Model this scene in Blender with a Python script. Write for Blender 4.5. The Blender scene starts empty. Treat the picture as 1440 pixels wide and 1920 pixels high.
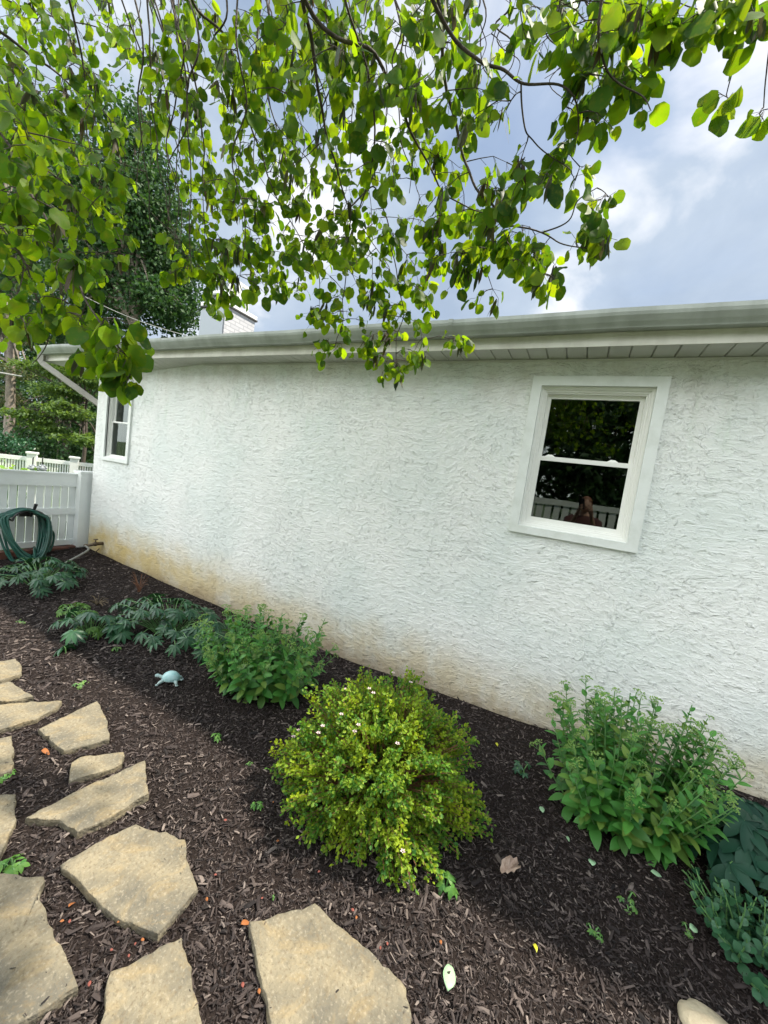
import bpy, math, random
import numpy as np
from mathutils import Vector, Matrix, noise
R = math.radians
rng = np.random.default_rng(7)
random.seed(7)
S = bpy.context.scene
COL = S.collection

# ------------------------------------------------------------------ camera
CAM = np.array([0.0, -2.8911, 1.6])
YAW, PITCH, ROLL, FPX = 0.46385, 0.08945, 0.13603, 725.57
def cam_axes():
    cy, sy, cp, sp = math.cos(YAW), math.sin(YAW), math.cos(PITCH), math.sin(PITCH)
    F = np.array([-sy*cp, cy*cp, -sp]); r = np.array([cy, sy, 0.0]); u = np.cross(r, F)
    c, s = math.cos(ROLL), math.sin(ROLL)
    return c*r+s*u, -s*r+c*u, F
CR, CU, CF = cam_axes()
cd = bpy.data.cameras.new('camera'); cam = bpy.data.objects.new('camera', cd); COL.objects.link(cam)
cd.sensor_fit = 'HORIZONTAL'; cd.sensor_width = 36; cd.lens = FPX/1440*36
cd.clip_start = 0.02; cd.clip_end = 3000
m = Matrix.Identity(4)
for i in range(3):
    m[i][0], m[i][1], m[i][2], m[i][3] = CR[i], CU[i], -CF[i], CAM[i]
cam.matrix_world = m
S.camera = cam
def ray(px, py): return CR*(px-720)/FPX - CU*(py-960)/FPX + CF
def at_y(px, py, Y): d = ray(px, py); return CAM + d*(Y-CAM[1])/d[1]
def at_x(px, py, X): d = ray(px, py); return CAM + d*(X-CAM[0])/d[0]
def at_z(px, py, Z=0.0): d = ray(px, py); return CAM + d*(Z-CAM[2])/d[2]
def at_d(px, py, D): return CAM + ray(px, py)*D
def proj(P):
    d = np.asarray(P)-CAM; z = d @ CF
    return 720+FPX*(d @ CR)/z, 960-FPX*(d @ CU)/z

# ------------------------------------------------------------------ light
SUN = np.array([0.47, 0.39, 1.0]); SUN /= np.linalg.norm(SUN)
sd = bpy.data.lights.new('sun', 'SUN'); sd.energy = 5.0; sd.angle = R(1.6); sd.color = (1.0, 0.92, 0.79)
so = bpy.data.objects.new('sun', sd); COL.objects.link(so)
so.rotation_euler = Vector(SUN).to_track_quat('Z', 'Y').to_euler(); so.location = (2, 2, 12)
S.view_settings.view_transform = 'Standard'; S.view_settings.look = 'None'
S.view_settings.exposure = 0.84; S.view_settings.gamma = 1.0
W = bpy.data.worlds.new('World'); S.world = W; W.use_nodes = True
def world():
    nt = W.node_tree; N = nt.nodes; L = nt.links; N.clear()
    out = N.new('ShaderNodeOutputWorld'); bg = N.new('ShaderNodeBackground'); L.new(bg.outputs[0], out.inputs[0])
    sky = N.new('ShaderNodeTexSky'); sky.sky_type = 'NISHITA'; sky.sun_disc = False
    sky.sun_elevation = math.asin(SUN[2]); sky.sun_rotation = math.atan2(SUN[0], SUN[1]); sky.dust_density = 1.0
    tc = N.new('ShaderNodeTexCoord')
    mp = N.new('ShaderNodeMapping'); mp.inputs['Scale'].default_value = (1.0, 1.2, 1.5); mp.inputs['Location'].default_value = (0.35, 0.1, 0.2)
    mp.inputs['Rotation'].default_value = (0.3, 0.2, 0.4)
    L.new(tc.outputs['Generated'], mp.inputs[0])
    def nz(sc, det, rough, dist=0.0):
        n = N.new('ShaderNodeTexNoise'); n.inputs['Scale'].default_value = sc; n.inputs['Detail'].default_value = det
        n.inputs['Roughness'].default_value = rough; n.inputs['Distortion'].default_value = dist
        L.new(mp.outputs[0], n.inputs['Vector']); return n
    n1 = nz(1.7, 7, 0.5, 0.25); n2 = nz(3.4, 6, 0.5, 0.3)
    r1 = N.new('ShaderNodeValToRGB'); L.new(n1.outputs[0], r1.inputs[0])     # how much cloud
    r1.color_ramp.elements[0].position = 0.28; r1.color_ramp.elements[0].color = (0.35, 0.35, 0.35, 1)
    r1.color_ramp.elements[1].position = 0.5; r1.color_ramp.elements[1].color = (0.97, 0.97, 0.97, 1)
    r2 = N.new('ShaderNodeValToRGB'); L.new(n2.outputs[0], r2.inputs[0])     # cloud tone
    e = r2.color_ramp.elements
    e[0].position = 0.36; e[0].color = (2.55, 3.15, 4.05, 1)
    e[1].position = 0.64; e[1].color = (6.4, 6.5, 6.7, 1)
    k = e.new(0.52); k.color = (3.35, 3.95, 4.75, 1)
    # sky behind the camera is brightened, an added fill for the shaded wall
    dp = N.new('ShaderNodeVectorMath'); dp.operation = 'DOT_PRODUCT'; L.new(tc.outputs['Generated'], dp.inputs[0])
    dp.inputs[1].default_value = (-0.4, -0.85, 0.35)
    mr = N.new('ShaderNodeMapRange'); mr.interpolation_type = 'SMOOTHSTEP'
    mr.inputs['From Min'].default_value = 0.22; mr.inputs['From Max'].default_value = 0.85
    mr.inputs['To Min'].default_value = 1.0; mr.inputs['To Max'].default_value = BACK_SKY_FILL
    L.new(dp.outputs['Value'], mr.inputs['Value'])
    # the added fill is also whiter than the clouds in view
    wm = N.new('ShaderNodeMix'); wm.data_type = 'RGBA'; m2 = N.new('ShaderNodeMapRange'); m2.inputs['From Max'].default_value = BACK_SKY_FILL; m2.inputs['From Min'].default_value = 1.0; L.new(mr.outputs[0], m2.inputs[0])
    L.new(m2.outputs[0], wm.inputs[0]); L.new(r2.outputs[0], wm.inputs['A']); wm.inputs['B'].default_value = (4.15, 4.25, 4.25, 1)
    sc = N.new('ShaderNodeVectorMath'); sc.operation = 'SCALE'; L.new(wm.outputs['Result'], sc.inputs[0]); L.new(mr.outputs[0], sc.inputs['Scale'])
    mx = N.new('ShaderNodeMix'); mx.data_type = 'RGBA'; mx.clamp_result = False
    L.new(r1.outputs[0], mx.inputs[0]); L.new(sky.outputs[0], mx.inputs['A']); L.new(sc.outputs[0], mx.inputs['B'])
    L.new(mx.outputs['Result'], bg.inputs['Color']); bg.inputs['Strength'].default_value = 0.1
BACK_SKY_FILL = 5.3  # boost of the unseen back sky, added to light the wall
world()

# ------------------------------------------------------------------ helpers
def tag(o, label=None, cat=None, group=None, kind=None):
    if label: o['label'] = label
    if cat: o['category'] = cat
    if group: o['group'] = group
    if kind: o['kind'] = kind
    return o
def empty(name, loc, label, cat, group=None):
    o = bpy.data.objects.new(name, None); COL.objects.link(o); o.location = [float(c) for c in loc]; o.empty_display_size = 0.1
    return tag(o, label, cat, group)
def link_mesh(name, me, mat, parent=None, smooth=False):
    if mat:
        for mm in (mat if isinstance(mat, (list, tuple)) else [mat]): me.materials.append(mm)
    me.polygons.foreach_set('use_smooth', [bool(smooth)]*len(me.polygons))
    o = bpy.data.objects.new(name, me); COL.objects.link(o)
    if parent:
        o.parent = parent
        o.location = -parent_loc(parent)
    return o
def parent_loc(p):
    v = Vector(p.location)
    while p.parent: p = p.parent; v += p.location
    return v
class MB:
    """collects world-space pieces, built into one mesh object"""
    def __init__(s): s.v = []; s.f = []; s.n = 0
    def add(s, V, F):
        V = np.asarray(V, float); s.v.append(V)
        s.f += [[i+s.n for i in f] for f in F]; s.n += len(V); return s
    def box(s, a, b, rot=0.0, c=None):
        x0, y0, z0 = a; x1, y1, z1 = b
        V = np.array([(x, y, z) for z in (z0, z1) for y in (y0, y1) for x in (x0, x1)], float)
        if rot:
            c = np.array(c if c is not None else ((x0+x1)/2, (y0+y1)/2)); co, si = math.cos(rot), math.sin(rot)
            d = V[:, :2]-c; V[:, :2] = c+np.stack([d[:, 0]*co-d[:, 1]*si, d[:, 0]*si+d[:, 1]*co], 1)
        return s.add(V, [(0, 2, 3, 1), (4, 5, 7, 6), (0, 1, 5, 4), (2, 6, 7, 3), (0, 4, 6, 2), (1, 3, 7, 5)])
    def tube(s, P, r, n=6, cap=True):
        P = np.asarray(P, float); K = len(P)
        r = np.full(K, r) if np.isscalar(r) else np.asarray(r, float)
        T = np.gradient(P, axis=0); T /= np.linalg.norm(T, axis=1)[:, None]+1e-9
        up = np.array([0, 0, 1.0]) if abs(T[0][2]) < 0.9 else np.array([1.0, 0, 0])
        A = np.cross(T[0], up); A /= np.linalg.norm(A); V = []
        for k in range(K):
            A = A - T[k]*(A @ T[k]); A /= np.linalg.norm(A)+1e-9; B = np.cross(T[k], A)
            for j in range(n):
                t = 2*math.pi*j/n; V.append(P[k]+r[k]*(math.cos(t)*A+math.sin(t)*B))
        F = [(k*n+j, k*n+(j+1) % n, (k+1)*n+(j+1) % n, (k+1)*n+j) for k in range(K-1) for j in range(n)]
        if cap: F += [tuple(range(n))[::-1], tuple(range((K-1)*n, K*n))]
        return s.add(V, F)
    def ell(s, c, r, nu=12, nv=8, M=None, fn=None):
        V = []; c = np.array(c, float)
        for i in range(nv+1):
            ph = math.pi*i/nv
            for j in range(nu):
                th = 2*math.pi*j/nu
                p = np.array([math.sin(ph)*math.cos(th), math.sin(ph)*math.sin(th), math.cos(ph)])
                if fn: p = fn(p)
                p = p*np.array(r)
                if M is not None: p = M @ p
                V.append(c+p)
        F = [(i*nu+j, (i+1)*nu+j, (i+1)*nu+(j+1) % nu, i*nu+(j+1) % nu) for i in range(nv) for j in range(nu)]
        return s.add(V, F)
    def inst(s, tv, tf, Ms, Ts):
        """stamp a template (n,3),faces with matrices (N,3,3) and offsets (N,3)"""
        V = np.einsum('nij,kj->nki', Ms, tv)+Ts[:, None, :]
        N, k = len(Ts), len(tv)
        s.v.append(V.reshape(-1, 3))
        for i in range(N):
            b = s.n+i*k; s.f += [[b+q for q in f] for f in tf]
        s.n += N*k; return s
    def build(s, name, mat, parent=None, smooth=False):
        me = bpy.data.meshes.new(name)
        V = np.concatenate(s.v).astype(np.float32)
        me.vertices.add(len(V)); me.vertices.foreach_set('co', V.ravel())
        tot = np.array([len(f) for f in s.f], np.int32); st = np.concatenate([[0], np.cumsum(tot)[:-1]]).astype(np.int32)
        me.loops.add(int(tot.sum())); me.loops.foreach_set('vertex_index', np.concatenate([np.asarray(f, np.int32) for f in s.f]))
        me.polygons.add(len(s.f)); me.polygons.foreach_set('loop_start', st); me.polygons.foreach_set('loop_total', tot)
        me.update(calc_edges=True); me.validate()
        return link_mesh(name, me, mat, parent, smooth)
def frames(direction, normal):
    """rotation matrices whose Y column follows direction (N,3), Z column the normal as well as possible"""
    y = direction/(np.linalg.norm(direction, axis=1)[:, None]+1e-9)
    z = normal-y*(normal*y).sum(1)[:, None]; z /= np.linalg.norm(z, axis=1)[:, None]+1e-9
    x = np.cross(y, z); return np.stack([x, y, z], 2)
def rv(n=None):
    v = rng.normal(size=(n, 3) if n else 3); return v/np.linalg.norm(v, axis=-1, keepdims=True)
def bez(a, b, c, n=6):
    t = np.linspace(0, 1, n)[:, None]; a, b, c = map(np.asarray, (a, b, c)); return a*(1-t)**2+2*b*t*(1-t)+c*t*t
def crv(P, n=8):
    """Catmull-Rom through P"""
    P = np.asarray(P, float); Q = np.vstack([2*P[0]-P[1], P, 2*P[-1]-P[-2]]); out = []
    for i in range(1, len(Q)-2):
        for t in np.linspace(0, 1, n, endpoint=False):
            out.append(0.5*((2*Q[i])+(-Q[i-1]+Q[i+1])*t+(2*Q[i-1]-5*Q[i]+4*Q[i+1]-Q[i+2])*t*t+(-Q[i-1]+3*Q[i]-3*Q[i+1]+Q[i+2])*t**3))
    out.append(Q[-2]); return np.array(out)

# ------------------------------------------------------------------ materials
def mat(name, col=(0.5, 0.5, 0.5), rough=0.6, spec=0.4, metal=0.0, var=None, vscale=8.0, bump=0.0, bscale=60.0, bdist=0.01, island=None, trans=None, coat=0.0, detail=6, vmap=None, vlim=(0.35, 0.65), vmax=1.0):
    """col base; var second colour mixed by noise; island = list of colours picked per loose piece; trans = light passing through a leaf"""
    M = bpy.data.materials.new(name); M.use_nodes = True; nt = M.node_tree; N = nt.nodes; L = nt.links
    b = N['Principled BSDF']; out = N['Material Output']
    b.inputs['Roughness'].default_value = rough; b.inputs['Specular IOR Level'].default_value = spec; b.inputs['Metallic'].default_value = metal
    b.inputs['Base Color'].default_value = (*col, 1)
    tc = N.new('ShaderNodeTexCoord'); csock = None
    if island:
        g = N.new('ShaderNodeNewGeometry'); r = N.new('ShaderNodeValToRGB'); L.new(g.outputs['Random Per Island'], r.inputs[0])
        e = r.color_ramp.elements
        e[0].position = 0; e[0].color = (*island[0], 1); e[1].position = 1; e[1].color = (*island[-1], 1)
        for i, c in enumerate(island[1:-1]): k = e.new((i+1)/(len(island)-1)); k.color = (*c, 1)
        csock = r.outputs[0]
    if var:
        n = N.new('ShaderNodeTexNoise'); n.inputs['Scale'].default_value = vscale; n.inputs['Detail'].default_value = detail; n.inputs['Roughness'].default_value = 0.62
        if vmap:
            mp = N.new('ShaderNodeMapping'); mp.inputs['Scale'].default_value = vmap; L.new(tc.outputs['Object'], mp.inputs[0]); L.new(mp.outputs[0], n.inputs['Vector'])
        else: L.new(tc.outputs['Object'], n.inputs['Vector'])
        mr = N.new('ShaderNodeMapRange'); mr.inputs['From Min'].default_value = vlim[0]; mr.inputs['From Max'].default_value = vlim[1]; mr.inputs['To Max'].default_value = vmax; L.new(n.outputs[0], mr.inputs[0])
        mx = N.new('ShaderNodeMix'); mx.data_type = 'RGBA'; L.new(mr.outputs[0], mx.inputs[0])
        if csock: L.new(csock, mx.inputs['A'])
        else: mx.inputs['A'].default_value = (*col, 1)
        mx.inputs['B'].default_value = (*var, 1); csock = mx.outputs['Result']
    if csock: L.new(csock, b.inputs['Base Color'])
    if bump:
        n = N.new('ShaderNodeTexNoise'); n.inputs['Scale'].default_value = bscale; n.inputs['Detail'].default_value = 5
        L.new(tc.outputs['Object'], n.inputs['Vector'])
        bp = N.new('ShaderNodeBump'); bp.inputs['Strength'].default_value = bump; bp.inputs['Distance'].default_value = bdist
        L.new(n.outputs[0], bp.inputs['Height']); L.new(bp.outputs[0], b.inputs['Normal'])
    if coat: b.inputs['Coat Weight'].default_value = coat
    if trans:
        t = N.new('ShaderNodeBsdfTranslucent'); w, tint = trans
        hs = N.new('ShaderNodeMix'); hs.data_type = 'RGBA'; hs.blend_type = 'MULTIPLY'; hs.inputs[0].default_value = 1.0; hs.clamp_result = False
        if csock: L.new(csock, hs.inputs['A'])
        else: hs.inputs['A'].default_value = (*col, 1)
        hs.inputs['B'].default_value = (*tint, 1); L.new(hs.outputs['Result'], t.inputs[0])
        ms = N.new('ShaderNodeMixShader'); ms.inputs[0].default_value = w
        L.new(b.outputs[0], ms.inputs[1]); L.new(t.outputs[0], ms.inputs[2]); L.new(ms.outputs[0], out.inputs[0])
    return M
def nodes_of(M): return M.node_tree.nodes, M.node_tree.links, M.node_tree.nodes['Principled BSDF']

def stucco():
    M = bpy.data.materials.new('white_stucco'); M.use_nodes = True; N, L, b = nodes_of(M)
    b.inputs['Roughness'].default_value = 0.85; b.inputs['Specular IOR Level'].default_value = 0.2
    tc = N.new('ShaderNodeTexCoord')
    def mapping(sx, sy, sz, rot=(0, 0, 0)):
        mp = N.new('ShaderNodeMapping'); mp.inputs['Scale'].default_value = (sx, sy, sz); mp.inputs['Rotation'].default_value = rot
        L.new(tc.outputs['Object'], mp.inputs[0]); return mp.outputs[0]
    def noi(vec, sc, det=3, rough=0.5, dist=0.0):
        n = N.new('ShaderNodeTexNoise'); n.inputs['Scale'].default_value = sc; n.inputs['Detail'].default_value = det
        n.inputs['Roughness'].default_value = rough; n.inputs['Distortion'].default_value = dist; L.new(vec, n.inputs['Vector']); return n.outputs[0]
    def ramp(v, a, b_, c0=0.0, c1=1.0, smooth=True):
        m_ = N.new('ShaderNodeMapRange'); m_.interpolation_type = 'SMOOTHSTEP' if smooth else 'LINEAR'
        m_.inputs['From Min'].default_value = a; m_.inputs['From Max'].default_value = b_
        m_.inputs['To Min'].default_value = c0; m_.inputs['To Max'].default_value = c1; L.new(v, m_.inputs[0]); return m_.outputs[0]
    def mth(op, x, y):
        m_ = N.new('ShaderNodeMath'); m_.operation = op
        for i, q in enumerate((x, y)):
            if isinstance(q, (int, float)): m_.inputs[i].default_value = q
            else: L.new(q, m_.inputs[i])
        return m_.outputs[0]
    # the trowel passes wander, so the pull of the texture turns from place to place
    wn = N.new('ShaderNodeTexNoise'); wn.inputs['Scale'].default_value = 1.1; wn.inputs['Detail'].default_value = 2; L.new(tc.outputs['Object'], wn.inputs['Vector'])
    ws = N.new('ShaderNodeVectorMath'); ws.operation = 'MULTIPLY_ADD'; L.new(wn.outputs['Color'], ws.inputs[0]); ws.inputs[1].default_value = (0.5, 0.0, 0.35); L.new(tc.outputs['Object'], ws.inputs[2])
    def wmap(sx, sy, sz, rot=(0, 0, 0)):
        o_ = mapping(sx, sy, sz, rot); L.new(ws.outputs[0], o_.node.inputs[0]); return o_
    sepw = N.new('ShaderNodeSeparateXYZ'); L.new(ws.outputs[0], sepw.inputs[0]); zw = sepw.outputs[2]
    def lips(freq, vec, sc, amp, sharp, dist):
        """overlapping trowel laps: each lap stands proud at its lower lip and fades out upwards"""
        ph = mth('ADD', mth('MULTIPLY', zw, freq), mth('MULTIPLY', noi(vec, sc, 3, 0.6, dist), amp))
        return mth('POWER', mth('SUBTRACT', 1.0, mth('FRACT', ph, 0)), sharp)
    l1 = lips(27, wmap(0.6, 0.6, 1.3), 17, 3.6, 2.6, 0.5)
    l2 = lips(12, wmap(0.9, 0.9, 1.0, (0, 0.4, 0)), 20, 4.2, 2.4, 0.9)
    patch = ramp(noi(mapping(1, 1, 1), 1.1, 3, 0.6), 0.38, 0.62)
    fade = ramp(noi(mapping(1, 1, 1.5), 13.0, 3, 0.6), 0.36, 0.56, 0.1, 1.15)
    fade2 = ramp(noi(mapping(1.3, 1, 1.2), 12.0, 3, 0.6), 0.40, 0.58, 0.0, 1.1)
    fine = noi(mapping(1, 1, 1), 120, 3, 0.6); lumps = noi(mapping(.7, 1, 1.3), 14, 3, 0.6)
    H = mth('ADD', mth('MULTIPLY', l1, mth('MULTIPLY', fade, mth('SUBTRACT', 1.15, mth('MULTIPLY', patch, 0.6)))), mth('MULTIPLY', l2, mth('MULTIPLY', fade2, mth('ADD', mth('MULTIPLY', patch, 0.8), 0.25))))
    H = mth('ADD', H, mth('ADD', mth('MULTIPLY', fine, 0.35), mth('MULTIPLY', lumps, 0.6)))
    bp = N.new('ShaderNodeBump'); bp.inputs['Strength'].default_value = 1.0; bp.inputs['Distance'].default_value = 0.0055
    L.new(H, bp.inputs['Height']); L.new(bp.outputs[0], b.inputs['Normal'])
    # paint with soft mottling, green algae bloom and earth splashed up from the bed
    def mix(f, a, c):
        mx = N.new('ShaderNodeMix'); mx.data_type = 'RGBA'; L.new(f, mx.inputs[0])
        if isinstance(a, tuple): mx.inputs['A'].default_value = (*a, 1)
        else: L.new(a, mx.inputs['A'])
        mx.inputs['B'].default_value = (*c, 1); return mx.outputs['Result']
    base = mix(ramp(noi(mapping(1, 1, 1), 1.6, 5), 0.35, 0.68), (0.82, 0.83, 0.80), (0.74, 0.78, 0.75))
    sep = N.new('ShaderNodeSeparateXYZ'); L.new(tc.outputs['Object'], sep.inputs[0])
    z, x = sep.outputs[2], sep.outputs[0]
    wob = mth('MULTIPLY', noi(mapping(1.2, 1, 0.7), 2.2, 5, 0.6), 0.30)
    zz = mth('SUBTRACT', z, wob)
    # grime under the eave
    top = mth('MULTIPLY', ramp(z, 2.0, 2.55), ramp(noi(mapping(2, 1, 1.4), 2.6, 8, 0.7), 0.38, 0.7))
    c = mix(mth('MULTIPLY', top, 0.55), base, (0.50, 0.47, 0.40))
    gr = mth('MULTIPLY', ramp(noi(mapping(2.5, 1, 0.8), 3.3, 5, 0.7), 0.52, 0.72), ramp(z, 0.9, 2.2))
    c = mix(mth('MULTIPLY', gr, 0.30), c, (0.50, 0.62, 0.47))
    f1 = mth('MULTIPLY', ramp(zz, -0.05, 0.32, 1.0, 0.0), ramp(noi(mapping(1.3, 1, 1), 3.0, 9, 0.7), 0.32, 0.6, 0.35, 1.0))
    c = mix(mth('MULTIPLY', f1, 0.75), c, (0.58, 0.48, 0.30))
    spk = mth('MULTIPLY', ramp(noi(mapping(1, 1, 1), 70, 2, 0.5), 0.66, 0.70), ramp(zz, 0.0, 0.35, 0.8, 0.0))
    c = mix(spk, c, (0.14, 0.10, 0.07))
    # ochre earth stain, strongest by the far corner
    yx = ramp(x, -5.6, -1.5, 1.0, 0.12); bl = ramp(noi(mapping(1, 1, 1.4), 2.6, 7, 0.65), 0.36, 0.6, 0.45, 1.0)
    yz = ramp(zz, 0.05, 0.50, 1.0, 0.0)
    c = mix(mth('MULTIPLY', mth('MULTIPLY', yz, bl), yx), c, (0.60, 0.46, 0.20))
    f2 = ramp(zz, -0.22, 0.02, 1.0, 0.0)
    c = mix(mth('MULTIPLY', f2, 0.75), c, (0.26, 0.19, 0.12))
    L.new(c, b.inputs['Base Color'])
    return M
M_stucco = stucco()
M_trim = mat('white_painted_trim', (0.78, 0.81, 0.78), 0.55, var=(0.64, 0.67, 0.62), vscale=7, detail=10, vlim=(.45, .75), bump=.15, bscale=12)
M_vinyl = mat('white_vinyl', (0.86, 0.86, 0.82), 0.35, 0.5)
M_fascia = mat('cream_aluminium', (0.66, 0.65, 0.58), 0.6, 0.2, var=(0.48, 0.46, 0.40), vscale=5, detail=10, vmap=(1, 1, .4), vlim=(.42, .75))
M_gutter = mat('weathered_grey_gutter', (0.44, 0.47, 0.44), 0.75, 0.15, var=(0.28, 0.30, 0.27), vscale=3.2, detail=10, vmap=(1.4, 1, .35), vlim=(.42, .72), bump=.2, bscale=9)
M_soffit = mat('ribbed_soffit', (0.60, 0.60, 0.56), 0.6, var=(0.52, 0.52, 0.48), vscale=4)
M_dark = mat('dark_gap', (0.04, 0.04, 0.04), 0.8)
M_roof = mat('asphalt_shingle', (0.10, 0.10, 0.10), 0.9, var=(0.16, 0.15, 0.14), vscale=30, bump=0.6)
M_room = mat('dark_room', (0.035, 0.035, 0.04), 0.9)
M_screen = mat('insect_screen', (0.05, 0.055, 0.06), 0.7, 0.3)
M_fence = mat('white_vinyl_fence', (0.86, 0.88, 0.86), 0.45, 0.4, var=(0.77, 0.80, 0.77), vscale=3)
M_brick = mat('red_brick', (0.19, 0.075, 0.05), 0.85, var=(0.12, 0.06, 0.045), vscale=14, bump=0.5)
M_chim = mat('white_painted_brick', (0.80, 0.80, 0.80), 0.75)
M_metal = mat('grey_flashing', (0.26, 0.29, 0.32), 0.5, 0.5, 0.2)
M_bark = mat('dark_bark', (0.055, 0.042, 0.035), 0.8, var=(0.10, 0.08, 0.065), vscale=40, bump=0.7, bscale=90)
M_bark2 = mat('grey_bark', (0.16, 0.13, 0.10), 0.85, var=(0.26, 0.22, 0.18), vscale=12, bump=0.8, bscale=30, bdist=0.03)
M_hose = mat('green_hose', (0.008, 0.06, 0.04), 0.33, 0.5, var=(0.016, 0.11, 0.08), vscale=3)
M_black = mat('black_plastic', (0.02, 0.02, 0.022), 0.4)
M_brass = mat('old_brass', (0.12, 0.09, 0.06), 0.5, metal=0.6)
M_cable = mat('cable_grey', (0.30, 0.30, 0.28), 0.6)
YG = [(0.026, 0.07, 0.012), (0.065, 0.15, 0.015), (0.13, 0.24, 0.015), (0.02, 0.058, 0.014), (0.05, 0.125, 0.018), (0.17, 0.27, 0.016), (0.032, 0.082, 0.014), (0.10, 0.20, 0.015)]
M_leaf = mat('tree_leaf', island=YG, rough=0.5, spec=0.18, trans=(0.56, (3.1, 2.6, 0.4)), var=(0.13, 0.15, 0.025), vscale=45, detail=3, vlim=(.5, .75), vmax=.6)
M_pod = mat('seed_pod', island=[(0.05, 0.08, 0.03), (0.09, 0.06, 0.035), (0.04, 0.07, 0.035), (0.11, 0.10, 0.04)], rough=0.6, trans=(0.3, (1.2, 1.1, 0.8)))
M_far = mat('far_leaf', island=[(0.022, 0.06, 0.022), (0.045, 0.10, 0.032), (0.03, 0.08, 0.03), (0.08, 0.15, 0.04)], rough=0.6, trans=(0.3, (1.3, 1.4, 0.6)))
M_farlime = mat('maple_leaf', island=[(0.08, 0.15, 0.035), (0.14, 0.22, 0.045), (0.10, 0.17, 0.05), (0.05, 0.10, 0.03)], rough=0.55, trans=(0.4, (1.5, 1.4, 0.6)))
M_hosta = mat('hosta_leaf', island=[(0.18, 0.34, 0.05), (0.28, 0.42, 0.10), (0.35, 0.45, 0.12)], rough=0.45, trans=(0.35, (1.4, 1.4, 0.6)))
M_sed = mat('sedum_leaf', island=[(0.045, 0.18, 0.03), (0.075, 0.25, 0.045), (0.10, 0.30, 0.05), (0.03, 0.13, 0.03), (0.18, 0.28, 0.05), (0.06, 0.22, 0.04)], rough=0.42, spec=0.4, trans=(0.25, (1.3, 1.4, 0.6)))
M_sedhead = mat('sedum_bud', island=[(0.17, 0.34, 0.08), (0.25, 0.42, 0.12), (0.30, 0.42, 0.10)], rough=0.6, trans=(0.2, (1.3, 1.3, 0.7)))
M_sedstem = mat('green_stem', (0.13, 0.27, 0.09), 0.55)
M_spi = mat('spirea_leaf', island=[(0.05, 0.16, 0.02), (0.10, 0.24, 0.02), (0.04, 0.14, 0.03), (0.18, 0.32, 0.025), (0.07, 0.19, 0.03), (0.26, 0.36, 0.03), (0.09, 0.19, 0.03)], rough=0.5, spec=.25, trans=(0.4, (1.7, 1.5, 0.45)), var=(0.40, 0.50, 0.025), vscale=7, vlim=(.48, .68), vmax=.85)
M_petal = mat('pale_pink_petal', (0.75, 0.58, 0.58), 0.6, trans=(0.3, (1, 1, 1)))
M_hel = mat('hellebore_leaf', island=[(0.012, 0.06, 0.028), (0.02, 0.085, 0.035), (0.03, 0.11, 0.04), (0.018, 0.075, 0.028)], rough=0.38, spec=0.5, trans=(0.15, (1.3, 1.3, 0.6)))
M_hely = mat('young_leaf', island=[(0.10, 0.24, 0.05), (0.16, 0.30, 0.06), (0.07, 0.18, 0.05)], rough=0.45, trans=(0.3, (1.3, 1.3, 0.6)))
M_rho = mat('dark_glossy_leaf', island=[(0.008, 0.035, 0.022), (0.016, 0.06, 0.035), (0.012, 0.05, 0.028)], rough=0.5, spec=0.2)
M_weed = mat('weed_leaf', island=[(0.08, 0.22, 0.04), (0.13, 0.28, 0.05), (0.06, 0.19, 0.04)], rough=0.5, trans=(0.3, (1.3, 1.3, 0.6)))
M_dry = mat('dry_twig', (0.20, 0.09, 0.05), 0.8)
M_turtle = mat('turquoise_glaze', (0.30, 0.55, 0.56), 0.35, 0.5, var=(0.42, 0.62, 0.62), vscale=25, coat=0.3)
M_turtleb = mat('chalky_turquoise', (0.42, 0.52, 0.50), 0.6, var=(0.33, 0.46, 0.45), vscale=40)
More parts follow.
